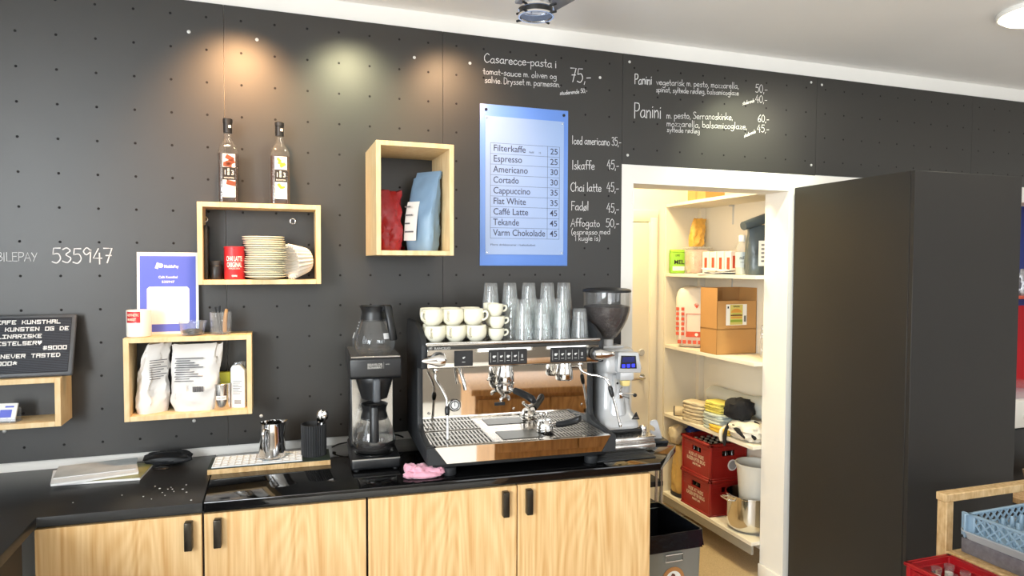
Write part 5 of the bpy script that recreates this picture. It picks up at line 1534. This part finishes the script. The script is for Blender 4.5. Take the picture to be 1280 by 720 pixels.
carton(S3 + 0.1603, 0.262, 0.082, 'brown open cardboard box with a burger label', True)
mb = MB(); mb.pouch(0.08, 0.06, 0.20, (0, 0), 0.02, 51, 0.006)
o = mb.build('plastic_bag', M_film, loc=(2.845, 0.340, S3)); tag(o, 'clear plastic bag behind the cardboard boxes', 'plastic bag')
o.scale = (1, 1, 1.0)
# fourth shelf: cloths
def cloth(name, label, loc, size, m, seed, rz=0.0, amp=0.10, ex=4.0, cat='cloth', group='cloths on the store shelf', layers=1):
    mb = MB()
    h = size[2] / layers
    for k in range(layers):
        t0 = MB(); t0.blob((0, 0, h * (k + 0.5)), (size[0] * (1 - 0.03 * (k % 2)), size[1] * (1 - 0.04 * ((k + 1) % 2)), h * 1.08), amp, 2.6, seed + k, ex, 32, 12)
        for v in t0.bm.verts:
            v.co.z = max(v.co.z, 0.0)
        mb.take(t0.bm)
    o = mb.build(name, m, ang=60, loc=loc)
    o.rotation_euler = (0, 0, rz)
    return tag(o, label, cat, group)
F = lambda n, c, v=0.12: mat(n, c, 0.95, var=v, scale=40, bump=0.35)
M_cbeige, M_cgrey, M_cyel, M_cyel2 = F('beige terry', 'd3c4a8'), F('dark grey terry', '46444a'), F('yellow terry', 'e2d46c'), F('golden terry', 'e7c04a')
M_cblue, M_cwhite, M_cblack = F('pale blue terry', 'c4cec8'), F('white cotton', 'e5ddcd'), F('black cotton', '17171a')
t = thing('film_roll', 'long roll of clear bubble film behind the folded cloths', 'roll', (2.865, 0.70, S4))
mb = MB()
def rl(y, r): return [(r * (1 + 0.05 * math.sin(5 * a + y * 30)) * math.cos(a), y, 0.070 + r * (1 + 0.05 * math.cos(4 * a + y * 40)) * math.sin(a) * 0.95) for a in [i * PI / 16 for i in range(32)]]
mb.loft([rl(-0.42, 0.068), rl(-0.38, 0.076), rl(-0.30, 0.074), rl(-0.22, 0.062), rl(-0.1, 0.054), rl(0.0, 0.058), rl(0.05, 0.055), rl(0.16, 0.060), rl(0.20, 0.055)], caps=False); mb.build('film', clear('bubble film', (0.96, 0.97, 0.93), 0.6, 0.72, rough=0.15, body=(0.80, 0.82, 0.76)), t)
mb = MB(); mb.cyl((0, -0.41, 0.070), (0, 0.215, 0.070), 0.026, 24); mb.build('core', M_card, t)
t.location.z = S4 + 0.100
cloth('towel', 'folded dark grey towel at the back under the film roll', (2.864, 0.78, S4), (0.140, 0.32, 0.078), M_cgrey, 3, 0.05, 0.07, 5, 'towel', layers=3)
cloth('towel', 'folded beige towels stack, wide, towards the far end', (2.700, 0.835, S4), (0.125, 0.19, 0.135), M_cbeige, 21, 0.25, 0.10, 5, 'towel', layers=6)
mb = MB(); mb.cyl((-0.055, 0, 0.034), (0.055, 0, 0.034), 0.033, 28, bev=0.006); mb.mi(1)
for x in (-0.05, 0.012, 0.048):
    mb.lathe([(0.0336, -0.004), (0.0336, 0.004)], (x, 0, 0.034), 28, axis='x')
o = mb.build('towel_roll', [M_cbeige, M_cgrey], loc=(2.692, 1.010, S4)); o.rotation_euler = (0, 0, R(-35)); tag(o, 'small rolled beige cloth with dark stripes', 'cloth', 'cloths on the store shelf')
cloth('towel', 'pale blue and white cloths folded beneath the yellow ones', (2.712, 0.615, S4), (0.145, 0.20, 0.105), M_cblue, 31, 0.0, 0.10, 5, 'towel', layers=5)
cloth('towel', 'folded yellow cloths on top of the pale blue ones', (2.720, 0.625, S4 + 0.106), (0.135, 0.17, 0.070), M_cyel, 41, 0.1, 0.12, 5, 'towel', layers=4)
cloth('towel', 'golden cloth folded flat at the shelf edge', (2.645, 0.520, S4), (0.035, 0.20, 0.040), M_cyel2, 51, 0.0, 0.1, 4, 'towel', layers=2)
cloth('apron', 'crumpled black aprons heaped on the store shelf', (2.706, 0.415, S4 + 0.108), (0.15, 0.19, 0.120), M_cblack, 61, 0.2, 0.22, 2.6, 'apron')
t = thing('striped_cloth', 'white cloth with black stripes spilling over the shelf edge', 'cloth', (2.722, 0.335, S4), 0, 'cloths on the store shelf')
mb = MB(); mb.blob((0, 0, 0.055), (0.19, 0.24, 0.11), 0.22, 2.4, 71, 2.8, 40, 18); mb.build('body', M_cwhite, t)
mb = MB()
for (p, r_) in (([(-0.075, 0.06, 0.075), (-0.088, -0.01, 0.060), (-0.085, -0.07, 0.030)], 0.016), ([(-0.03, 0.05, 0.098), (-0.055, -0.06, 0.075), (-0.050, -0.115, 0.03)], 0.018), ([(0.02, -0.02, 0.105), (0.015, -0.085, 0.085), (0.03, -0.118, 0.03)], 0.016)):
    mb.tube(p, [r_ * 0.6, r_, r_ * 0.5], 10)
mb.build('stripe', M_cblack, t)
mb = MB(); mb.tube([(-0.07, 0.10, 0.080), (-0.088, 0.105, 0.040), (-0.104, 0.100, 0.0), (-0.107, 0.096, -0.055)], [0.010, 0.012, 0.012, 0.008], 8); mb.build('hanging_strap', M_cblack, t)
mb = MB(); mb.tube([(-0.06, 0.14, 0.050), (-0.090, 0.145, 0.030), (-0.104, 0.140, -0.005), (-0.106, 0.130, -0.035)], [0.012, 0.013, 0.012, 0.009], 8); mb.build('hanging_tie', M_cwhite, t)
# bottom shelf: crates, bags, pot and bucket
M_crate = mat('beer crate red', '8f1712', 0.45)
M_crl = mat('cream stencil', 'e8d8c4', 0.6)
def crate_geo(mb, L, D_, H, wall=0.012, rim=0.016, hole=None):
    """open crate, x 0..L, y 0..D, with rims, corner posts and hand holes"""
    hz0, hz1 = H - 0.085, H - 0.050
    for (ax, u1, at) in (('y', L, 0.006), ('y', L, D_ - 0.006 - wall), ('x', D_, 0.006), ('x', D_, L - 0.006 - wall)):
        def put(a, b, z0, z1, o=0.0):
            if ax == 'y':
                mb.box(a, b, at - o, at + wall + o, z0, z1, 0.001, 1)
            else:
                mb.box(at - o, at + wall + o, a, b, z0, z1, 0.001, 1)
        m0, m1 = u1 / 2 - 0.05, u1 / 2 + 0.05
        put(0.01, u1 - 0.01, 0.01, hz0); put(0.01, m0, hz0, hz1); put(m1, u1 - 0.01, hz0, hz1); put(0.01, u1 - 0.01, hz1, H)
        put(0.03, u1 - 0.03, hz1 + 0.022, hz1 + 0.028, 0.004)
    for x in (0.0, L - 0.022):
        for y in (0.0, D_ - 0.022):
            mb.box(x, x + 0.022, y, y + 0.022, 0.006, H - 0.004, 0.008, 2)
    for z0, z1, e in ((H - rim, H, 0.006), (0.0, 0.012, 0.002)):
        mb.box(-e, L + e, -e, wall + 0.004, z0, z1, 0.003, 1); mb.box(-e, L + e, D_ - wall - 0.004, D_ + e, z0, z1, 0.003, 1)
        mb.box(-e, wall + 0.004, -e, D_ + e, z0, z1, 0.003, 1); mb.box(L - wall - 0.004, L + e, -e, D_ + e, z0, z1, 0.003, 1)
    mb.box(0.01, L - 0.01, 0.01, D_ - 0.01, 0.004, 0.010)
CX, CY = 2.637, 0.600
CRL, CRD = 0.288, 0.325
def beer_crate(z, label):
    t = thing('beer_crate', label, 'crate', (CX, CY, z), 0, 'red beer crates')
    mb = MB(); crate_geo(mb, CRL, CRD, 0.236); mb.build('crate', M_crate, t)
    mb = MB(); Mx = Matrix.Rotation(R(-90), 4, 'Z')
    def side_text(s, size, y0, zz, width):
        sub = MB(); sub.text(s, size, (0, 0, 0), width=width, bold=0.0006, ext=0.0)
        tt = bmesh.new(); vm = {}
        for v in sub.bm.verts:
            vm[v] = tt.verts.new((0.0045 + v.co.y * 0.0, y0 - v.co.x, zz + v.co.z))
        for f in sub.bm.faces:
            try: tt.faces.new([vm[v] for v in f.verts])
            except ValueError: pass
        sub.bm.free(); mb.take(tt)
    side_text('HUSK AT VASKE', 0.034, 0.245, 0.115, 0.165); side_text('KASSEN EFTER BRUG', 0.034, 0.265, 0.083, 0.200); side_text('RETUR', 0.018, 0.20, 0.060, 0.09)
    mb.build('stencil', M_crl, t)
    mb = MB(); mb.mi(0).lathe([(0, 0.002), (0.036, 0.0015), (0.037, 0)], (0.175, 0.0055, 0.088), 32, axis=Vector((0, -1, 0))); mb.mi(1).lathe([(0.0, 0.0026), (0.028, 0.0024)], (0.175, 0.0055, 0.088), 28, axis=Vector((0, -1, 0))); mb.build('round_emblem', [M_lab, mat('emblem grey', 'a9a3a0', 0.6)], t)
    return t
c1 = beer_crate(S5, 'lower red beer crate of the stack on the lowest store shelf')
c2 = beer_crate(S5 + 0.2364, 'upper red beer crate of the stack, full of bottles')
M_brown = mat('brown bottle glass', '1d120a', 0.12, spec=0.6)
M_cap = mat('bottle cap', 'a9a59c', 0.35, 0.6)
def beer(z):
    t = thing('beer_bottle', 'x', 'bottle', (0, 0, z), 0, 'beer bottles')
    mb = MB(); mb.lathe([(0, 0), (0.023, 0), (0.0245, 0.003), (0.0245, 0.110), (0.021, 0.135), (0.0125, 0.165), (0.0115, 0.196), (0, 0.197)], n=18); mb.build('glass', M_brown, t)
    mb = MB(); mb.lathe([(0, 0.2035), (0.0115, 0.203), (0.0145, 0.199), (0.0148, 0.194), (0, 0.194)], n=18); mb.build('crown_cap', M_cap, t)
    return t
b0 = None
ordn = ('first', 'second', 'third', 'fourth', 'fifth', 'sixth')
for cz, nm_ in ((S5 + 0.2364, 'upper'), (S5, 'lower')):
    for i in range(5):
        for j in range(6):
            if nm_ == 'lower' and i > 0:
                continue
            p = (CX + 0.043 + 0.0505 * i, CY + 0.036 + 0.0505 * j, cz + 0.0103)
            lab = 'brown bottle in the %s beer crate, %s in row %s from the shelf edge' % (nm_, ordn[j], ('one', 'two', 'three', 'four', 'five')[i])
            if b0 is None:
                b0 = beer(0); b0.location = p; b0['label'] = lab; b0['group'] = 'beer bottles in the red crates'
            else:
                dup(b0, p, 0, lab, 'beer bottles in the red crates')
M_tan = mat('tan paper sack', 'c9a561', 0.55, var=0.15, scale=9, bump=0.4)
t = thing('tan_sack', 'creased tan sack with a dark foot beside the beer crates', 'sack', (2.745, 1.030, S5), R(10))
mb = MB(); mb.pouch(0.185, 0.16, 0.36, (0.0, 0.0), 0.028, 61, 0.02); mb.build('body', M_tan, t)
mb = MB(); mb.loft([rr(0.092, -0.080, 0.080, 0.0, 3), rr(0.097, -0.086, 0.086, 0.006, 3), rr(0.098, -0.087, 0.087, 0.030, 3)]); mb.build('dark_foot', mat('navy band', '20202c', 0.6), t)
mb = MB(); mb.blob((0, 0, 0.060), (0.15, 0.11, 0.12), 0.22, 2.6, 81, 2.6, 36, 18); o = mb.build('nylon_bag', mat('navy blue nylon', '20388a', 0.42, var=0.3, scale=15, bump=0.4), ang=60, loc=(2.812, 1.030, S5 + 0.362)); tag(o, 'crumpled navy blue nylon bag on the tan sack behind the beer crates', 'bag')
mb = MB(); mb.blob((0, 0, 0.07), (0.11, 0.10, 0.13), 0.25, 2.5, 85, 2.5); o = mb.build('cleaning_rag', M_cbeige, ang=60, loc=(2.682, 1.045, S5 + 0.362)); tag(o, 'beige rag stuffed on top of the tan sack', 'rag')
# pot with the white bucket in it
t = thing('stock_pot', 'large polished steel pot with a looped handle', 'pot', (2.788, 0.392, S5))
mb = MB(); mb.lathe([(0, 0), (0.115, 0), (0.135, 0.008), (0.146, 0.03), (0.150, 0.08), (0.150, 0.205), (0.155, 0.210), (0.155, 0.218), (0.147, 0.218), (0.146, 0.03), (0.11, 0.006), (0, 0.004)], n=56); mb.build('body', M_chrome, t)
for sg in (-1, 1):
    mb = MB(); mb.tube([(sg * 0.144, -0.045, 0.190), (sg * 0.172, -0.045, 0.196), (sg * 0.186, -0.03, 0.198), (sg * 0.186, 0.03, 0.198), (sg * 0.172, 0.045, 0.196), (sg * 0.144, 0.045, 0.190)], 0.006, 10); h = mb.build('handle', M_chrome, t)
t.rotation_euler = (0, 0, R(-6))
t = thing('bucket', 'white plastic bucket standing in the steel pot', 'bucket', (2.822, 0.392, S5 + 0.0061))
mb = MB(); mb.lathe([(0, 0.0), (0.090, 0.0), (0.094, 0.004), (0.100, 0.20), (0.1150, 0.375), (0.124, 0.378), (0.126, 0.392), (0.122, 0.396), (0.113, 0.392), (0.097, 0.20), (0.090, 0.008), (0, 0.006)], n=52); mb.build('bucket', mat('milk white plastic', 'e6e2d6', 0.4), t)

# ================================================================== BIN AND RACK AT THE END OF THE CABINETS
M_bin = mat('grey bin', '8b8d86', 0.35, 0.4, var=0.08, scale=12)
M_liner = mat('black bin liner', '15171b', 0.16, var=0.2, scale=10, bump=0.5)
t = thing('waste_bin', 'grey waste bin with a black liner at the cabinet end', 'bin', (1.710, -0.215, FZ))
BW, BD, BH = 0.156, 0.190, 0.604
def rect(w_, d_, z, r=0.018, n=6):
    out = []
    for cx, cy, a0 in ((w_ - r, d_ - r, 0), (-w_ + r, d_ - r, 90), (-w_ + r, -d_ + r, 180), (w_ - r, -d_ + r, 270)):
        for k in range(n + 1):
            a = R(a0 + 90 * k / n)
            out.append((cx + r * math.cos(a), cy + r * math.sin(a), z))
    return out
mb = MB(); mb.loft([rect(BW * 0.9, BD * 0.92, 0.0), rect(BW * 0.985, BD * 0.985, BH - 0.02), rect(BW * 0.95, BD * 0.96, BH - 0.02), rect(BW * 0.87, BD * 0.9, 0.006)]); mb.build('body', M_bin, t)
mb = MB()
rnd = random.Random(2)
def wob(ring, a):
    return [(x + rnd.uniform(-a, a), y + rnd.uniform(-a, a), z + rnd.uniform(-a, a) * 1.2) for x, y, z in ring]
mb.loft([rect(BW * 0.86, BD * 0.89, 0.012), rect(BW * 0.93, BD * 0.95, BH - 0.05), rect(BW * 0.965, BD * 0.97, BH + 0.004), rect(BW * 1.015, BD * 1.01, BH + 0.006), wob(rect(BW * 1.03, BD * 1.02, BH - 0.04), 0.002), wob(rect(BW * 1.035, BD * 1.025, BH - 0.074), 0.004)], caps=False)

mb.loft([rect(BW * 0.86, BD * 0.89, 0.012), rect(BW * 0.4, BD * 0.4, 0.014)])
mb.build('liner', M_liner, t)
mb = MB(); mb.tube([(-0.045, -BD * 0.985 - 0.004, 0.512), (0.045, -BD * 0.985 - 0.004, 0.512), (0.045, -BD * 0.985 - 0.004, 0.480), (-0.045, -BD * 0.985 - 0.004, 0.480)], 0.004, 8, False, closed=True); mb.build('handle_plate', M_steel, t)
mb = MB(); mb.mi(0).lathe([(0, 0.002), (0.058, 0.002), (0.060, 0)], (0.0, -BD * 0.978, 0.392), 36, axis=Vector((0, -1, 0))); mb.mi(1).lathe([(0, 0.0028), (0.042, 0.0028)], (0.0, -BD * 0.978, 0.392), 32, axis=Vector((0, -1, 0)))
mb.mi(2).text('?', 0.085, (-0.017, -BD * 0.978 - 0.0032, 0.363), bold=0.002); mb.build('sticker', [mat('orange sticker', 'b07a45', 0.6), M_lab, mat('brown ink', '5c2f1a', 0.6)], t)
# wire rack just inside the store room
t = thing('wire_rack', 'chrome and black wire rack behind the waste bin', 'rack', (1.935, 0.330, FZ))
for x in (-0.09, 0.09):
    for y in (-0.12, 0.12):
        mb = MB(); mb.cyl((x, y, 0), (x, y, 0.720), 0.011, 14); mb.build('leg', M_steel, t)
for z in (0.30, 0.46, 0.60, 0.70):
    mb = MB(); mb.box(-0.100, 0.100, -0.13, 0.13, z, z + 0.03, 0.003); mb.build('shelf', M_plastic, t)
for x in (-0.035, 0.045):
    mb = MB(); mb.box(x, x + 0.014, -0.139, -0.1305, 0.28, 0.735); mb.build('upright', M_steel, t)

# ================================================================== BLACK FRIDGE CABINET
t = thing('tall_cabinet', 'tall black cabinet standing out from the wall beside the store room', 'cabinet', (2.6935, -0.748, FZ), R(-1.0))
mb = MB(); mb.box(0.0, 0.675, 0.0, 0.725, 0, 2.115 - FZ, 0.0015, 1); mb.build('carcass', M_cab, t)
mb = MB(); mb.box(0.0, 0.675, -0.0225, -0.0025, 0.004, 2.114 - FZ, 0.0012, 1); mb.build('front_board', M_cab, t)
mb = MB(); mb.lathe([(0, 0.0015), (0.003, 0.001), (0.0035, 0)], (0.010, -0.0225, 0.39), 10, axis=Vector((0, -1, 0))); mb.build('screw', M_screw, t)

# ================================================================== CART WITH DISH RACK, CRATE OF BOTTLES
t = thing('wooden_cart', 'raw pine frame cart carrying the dish rack', 'cart', (2.640, -0.955, FZ), R(-1.5))
def beam(n_, x0, x1, y0, y1, z0, z1):
    mb = MB(); mb.box(x0, x1, y0, y1, z0 - FZ, z1 - FZ, 0.003, 1); mb.build(n_, M_pine, t)
for x in (0.0, 0.520):
    for y in (0.0, -0.62):
        beam('post', x, x + 0.040, y - 0.045, y, FZ, 0.703)
beam('top_rail', -0.006, 0.60, -0.047, 0.002, 0.7035, 0.737)
beam('top_rail', -0.006, 0.60, -0.667, -0.618, 0.7035, 0.737)
for x in (0.0, 0.520):
    beam('side_rail', x + 0.001, x + 0.039, -0.6195, -0.0455, 0.455, 0.500)
mb = MB(); mb.box(0.0405, 0.5195, -0.6195, -0.0455, 0.487 - FZ, 0.499 - FZ, 0.001, 1); mb.build('shelf', M_pine, t)
# clear tub with ice-grey look, pale tray, blue rack
CT = Matrix.Translation((2.640, -0.955, 0)) @ Matrix.Rotation(R(-1.5), 4, 'Z')
def cw(x, y, z):
    v = CT @ Vector((x, y, z)); return (v.x, v.y, v.z)
t = thing('plastic_tub', 'shallow mottled clear tub at the bottom of the cart load', 'tub', cw(0.28, -0.332, 0.4995), R(-1.5))
mb = MB(); mb.box(-0.225, 0.225, -0.265, 0.265, 0, 0.064, 0.006, 2); mb.build('tub', mat('mottled grey tub', '77757b', 0.25, var=0.55, scale=38), t)
t = thing('bus_tray', 'pale grey-blue plastic tray under the blue rack', 'tray', cw(0.295, -0.335, 0.5640), R(0.5))
mb = MB(); mb.loft([rect(0.235, 0.262, 0.0, 0.03), rect(0.247, 0.273, 0.036, 0.03), rect(0.251, 0.277, 0.036, 0.03), rect(0.251, 0.277, 0.031, 0.03), rect(0.243, 0.269, 0.031, 0.03), rect(0.231, 0.258, 0.004, 0.03)]); mb.build('tray', mat('pale grey tray', 'b7bdc1', 0.45), t)
M_rack = mat('rack blue', '8fa9bd', 0.42)
t = thing('dish_rack', 'grey-blue dishwasher rack with pegs and lattice sides', 'dish rack', cw(0.312, -0.330, 0.5685), R(0.5))
RW, RD, RH = 0.235, 0.25, 0.098
mb = MB()
mb.box(-RW, RW, -RD, RD, 0.0, 0.006)
for sgn in (-1, 1):
    mb.box(-RW, RW, sgn * RD - 0.004, sgn * RD + 0.004, 0.0, 0.026, 0.001, 1); mb.box(-RW - 0.004, RW + 0.004, sgn * RD - 0.006, sgn * RD + 0.006, RH - 0.010, RH, 0.002, 1)
    mb.box(sgn * RW - 0.004, sgn * RW + 0.004, -RD, RD, 0.0, 0.026, 0.001, 1); mb.box(sgn * RW - 0.006, sgn * RW + 0.006, -RD - 0.004, RD + 0.004, RH - 0.010, RH, 0.002, 1)
    for s2 in (-1, 1):
        mb.box(sgn * RW - 0.006, sgn * RW + 0.006, s2 * RD - 0.028, s2 * RD + 0.028, 0, RH, 0.003, 1)
        mb.box(sgn * RW - 0.026, sgn * RW + 0.026, s2 * RD - 0.005, s2 * RD + 0.005, 0, RH, 0.003, 1)
mb.build('frame', M_rack, t)
def lattice(L, put):
    n = int(L / 0.036)
    for k in range(-2, n + 1):
        for dr_ in (1, -1):
            a0, a1 = k * L / n, k * L / n + 0.060
            if dr_ < 0: a0, a1 = a1, a0
            za, zb = 0.026, RH - 0.010
            A0, A1 = a0, a1
            # clip to 0..L
            def cl(a, z, b, w2):
                if a < 0: return 0.0, z + (w2 - z) * (0 - a) / (b - a)
                if a > L: return L, z + (w2 - z) * (L - a) / (b - a)
                return a, z
            if max(A0, A1) <= 0 or min(A0, A1) >= L: continue
            p = cl(A0, za, A1, zb); q = cl(A1, zb, A0, za)
            put(p, q)
for sgn in (-1, 1):
    mb = MB(); lattice(2 * RD - 0.05, lambda p, q: mb.tube([(sgn * RW, -RD + 0.025 + p[0], p[1]), (sgn * RW, -RD + 0.025 + q[0], q[1])], 0.0042, 4, False)); mb.build('lattice_side', M_rack, t)
    mb = MB(); lattice(2 * RW - 0.05, lambda p, q: mb.tube([(-RW + 0.025 + p[0], sgn * RD, p[1]), (-RW + 0.025 + q[0], sgn * RD, q[1])], 0.0042, 4, False)); mb.build('lattice_side', M_rack, t)
pg = None
for i in range(8):
    for j in range(8):
        if pg is None:
            mb = MB(); mb.lathe([(0.009, 0.006), (0.0075, 0.068), (0.0055, 0.072), (0, 0.073)], n=10); pg = mb.build('peg', M_rack, t); p_ = pg
        else:
            p_ = pg.copy(); C.objects.link(p_); p_.parent = t
        p_.location = (-RW + 0.036 + i * 0.0567, -RD + 0.038 + j * 0.0606, 0)
# red crate of glass bottles, standing on another one
M_crred = mat('bright crate red', 'a8141d', 0.42)
def bottle_crate(z, label):
    t = thing('bottle_crate', label, 'crate', (2.372, -1.395, z), R(-1.0), 'red bottle crates by the cart')
    mb = MB(); crate_geo(mb, 0.232, 0.365, 0.322, 0.010, 0.014); mb.build('crate', M_crred, t)
bottle_crate(FZ, 'red crate on the floor carrying the crate of milk bottles')
bottle_crate(FZ + 0.3224, 'red crate of small milk bottles beside the wooden cart')
M_milk = mat('milk', 'efece4', 0.4)
def milk():
    t = thing('milk_bottle', 'x', 'bottle', (0, 0, 0))
    mb = MB(); mb.lathe([(0, 0), (0.026, 0), (0.028, 0.004), (0.028, 0.150), (0.022, 0.185), (0.0165, 0.215), (0.0165, 0.278), (0.0185, 0.280), (0.0185, 0.292), (0.015, 0.292)], n=26); mb.build('glass', M_glass, t)
    mb = MB(); mb.lathe([(0, 0.004), (0.0255, 0.004), (0.0262, 0.150), (0.020, 0.185), (0.0145, 0.215), (0.0145, 0.262), (0, 0.264)], n=24); mb.build('milk', M_milk, t)
    return t
m0 = None
for i in range(3):
    for j in range(5):
        p = (2.372 + 0.046 + 0.070 * i - 0.0, -1.395 + 0.045 + 0.068 * j, FZ + 0.3224 + 0.0105)
        lab = 'milk bottle in the red crate, %s row from the cabinet, %s from the cart' % (('nearest', 'second', 'third', 'fourth', 'fifth')[4 - j], ('third', 'second', 'nearest')[i])
        if m0 is None:
            m0 = milk(); m0.location = p; m0['label'] = lab; m0['group'] = 'milk bottles in the red crate'
        else:
            dup(m0, p, 0, lab, 'milk bottles in the red crate')

# ================================================================== ALCOVE SEEN PAST THE TALL CABINET
mb = MB(); mb.box(3.06, 8.0, 1.16, 1.3, 1.335, 2.9); struct(mb.build('wall_alcove_upper', mat('blue wall paint', '34448c', 0.6)))
mb = MB(); mb.box(3.06, 8.0, 1.16, 1.3, FZ, 1.335); struct(mb.build('wall_alcove_lower', mat('red wall paint', 'd01f2c', 0.6)))
mb = MB(); mb.box(5.6, 7.0, 0.98, 1.159, 1.405, 1.430, 0.002, 1)
o = mb.build('wall_shelf', mat('orange red shelf', 'cf5a45', 0.5)); tag(o, 'narrow orange red wall shelf in the blue alcove', 'shelf')
t = thing('wine_bottle', 'dark bottle with a white label and cork on the alcove shelf', 'bottle', (6.085, 1.06, 1.4303))
mb = MB(); mb.lathe([(0, 0), (0.038, 0), (0.040, 0.004), (0.040, 0.20), (0.030, 0.235), (0.015, 0.26), (0.014, 0.31), (0, 0.31)], n=28); mb.build('glass', M_brown, t)
mb = MB(); mb.lathe([(0, 0.3102), (0.017, 0.3102), (0.017, 0.335), (0, 0.336)], n=20); mb.build('cork', M_card, t)
mb = MB(); mb.mi(0).sheet(lambda u, v: Vector((0.0405 * math.cos(-PI / 2 - 1.2 + 2.0 * u), 0.0405 * math.sin(-PI / 2 - 1.2 + 2.0 * u), 0.10 + 0.09 * v)), 12, 1); mb.mi(1).sheet(lambda u, v: Vector((0.0405 * math.cos(-PI / 2 - 1.2 + 2.0 * u), 0.0405 * math.sin(-PI / 2 - 1.2 + 2.0 * u), 0.015 + 0.05 * v)), 12, 1); mb.build('label', [M_lab, mat('tan label', 'c8a184', 0.6)], t)
mb = MB(); mb.pouch(0.12, 0.06, 0.23, (0, 0), 0.02, 77, 0.006); o = mb.build('snack_bag', mat('silver foil', 'b9bcc2', 0.25, 0.6), loc=(6.235, 1.06, 1.4303)); tag(o, 'silver foil snack bag beside the dark corked bottle', 'bag')
t = thing('drinks_fridge', 'white under-counter appliance with a knob before the red wall', 'appliance', (5.05, 0.40, 0.50))
t.location = (5.10, 0.55, FZ)
mb = MB(); mb.box(-0.30, 0.5, -0.25, 0.25, 0.66, 0.86, 0.01); mb.build('housing', M_china, t)
mb = MB(); mb.box(-0.31, 0.51, -0.26, 0.26, 0.0, 0.655, 0.004); mb.build('black_base', M_plastic, t)
mb = MB(); mb.lathe([(0, 0.02), (0.025, 0.018), (0.028, 0)], (0.02, -0.25, 0.745), 20, axis=Vector((0, -1, 0))); mb.build('knob', M_china, t)
mb = MB(); mb.box(-0.28, 0.48, -0.22, 0.22, 0.92, 0.935, 0.003); mb.box(-0.25, 0.45, -0.2, 0.2, 0.861, 0.92); mb.build('glass_top', M_acr, t)
t = thing('bench', 'low wooden bench with a woven basket beneath it, past the tall cabinet', 'bench', (4.85, 0.08, FZ))
mb = MB(); mb.box(-0.35, 0.65, -0.30, 0.10, 0.30, 0.335, 0.004); mb.build('seat', M_pine, t)
for x in (-0.30, 0.58):
    for y in (-0.28, 0.05):
        mb = MB(); mb.box(x, x + 0.04, y, y + 0.04, 0, 0.2995); mb.build('leg', M_pine, t)
t = thing('woven_basket', 'grey beige woven basket on the bench', 'basket', (5.02, 0.0, FZ + 0.3355))
mb = MB(); mb.loft([rect(0.20, 0.10, 0), rect(0.22, 0.115, 0.11), rect(0.205, 0.10, 0.11), rect(0.19, 0.09, 0.006)]); mb.build('basket', mat('woven rush', 'a89a80', 0.85, var=0.4, scale=120, bump=0.6, stretch=(1, 1, 2)), t)
mb = MB(); mb.blob((0, 0, 0.10), (0.36, 0.17, 0.07), 0.2, 3, 44, 2.6); mb.build('brown_cloth', mat('amber cloth', '8a5527', 0.7, var=0.4, scale=20), t)

# ================================================================== CEILING LAMPS
t = thing('ceiling_lamp', 'round white flush ceiling lamp, lit', 'lamp', (3.20, -0.955, CZ))
mb = MB(); mb.lathe([(0, -0.001), (0.165, -0.001), (0.17, -0.012), (0.165, -0.022), (0, -0.022)], n=40); mb.build('rim', M_white, t)
mb = MB(); mb.lathe([(0.158, -0.0225), (0.14, -0.036), (0.09, -0.043), (0, -0.044)], n=40); mb.build('diffuser', mat('lit diffuser', 'fff6e0', 0.5, emit=('fff3d4', 14.0)), t)
t = thing('track_spotlight', 'grey and chrome track spotlight hanging from the ceiling', 'spotlight', (0.905, -0.74, CZ - 0.028), R(12))
mb = MB(); mb.cyl((0, 0, -0.085), (0, 0, 0.0275), 0.018, 20); mb.build('stem', M_gsil, t)
mb = MB(); mb.prism([(-0.070, -0.168), (0.115, -0.156), (0.165, -0.070), (-0.060, -0.080)], 'y', -0.060, 0.060, 0.006, seg=2); mb.build('gear_box', mat('lamp grey', '8d9094', 0.4, 0.3), t)
mb = MB()
for a in range(6):
    an = 2 * PI * a / 6 + 0.3
    mb.tube([(0.045 * math.cos(an) - 0.008, 0.040 * math.sin(an), -0.150), (0.058 * math.cos(an) - 0.015, 0.056 * math.sin(an), -0.192)], 0.0045, 8, False)
mb.build('cage_rod', M_chrome, t)
mb = MB(); mb.lathe([(0.030, -0.152), (0.046, -0.172), (0.052, -0.186), (0.050, -0.187)], (-0.012, 0, 0), 32); mb.lathe([(0, -0.150), (0.018, -0.152), (0.020, -0.170), (0, -0.176)], (-0.012, 0, 0), 20); mb.build('reflector', M_gsil, t)
mb = MB(); mb.lathe([(0.058, -0.190), (0.064, -0.190), (0.064, -0.196), (0.058, -0.196)], (-0.015, 0, 0), 36); mb.lathe([(0.058, -0.216), (0.064, -0.216), (0.064, -0.222), (0.058, -0.222)], (-0.015, 0, 0), 36); mb.build('ring', M_chrome, t)
mb = MB(); mb.lathe([(0.0595, -0.1965), (0.0595, -0.2155)], (-0.015, 0, 0), 36); mb.build('filter_band', M_plastic, t)
mb = MB(); mb.lathe([(0.0, -0.219), (0.057, -0.219)], (-0.015, 0, 0), 36); mb.build('lens', M_acr, t)
for a in range(4):
    an = 2 * PI * a / 4 + 0.4
    for z in (-0.193, -0.219):
        mb = MB(); mb.cyl((-0.015 + 0.064 * math.cos(an), 0.064 * math.sin(an), z), (-0.015 + 0.084 * math.cos(an), 0.084 * math.sin(an), z), 0.0045, 10); mb.build('thumb_screw', M_plastic, t)
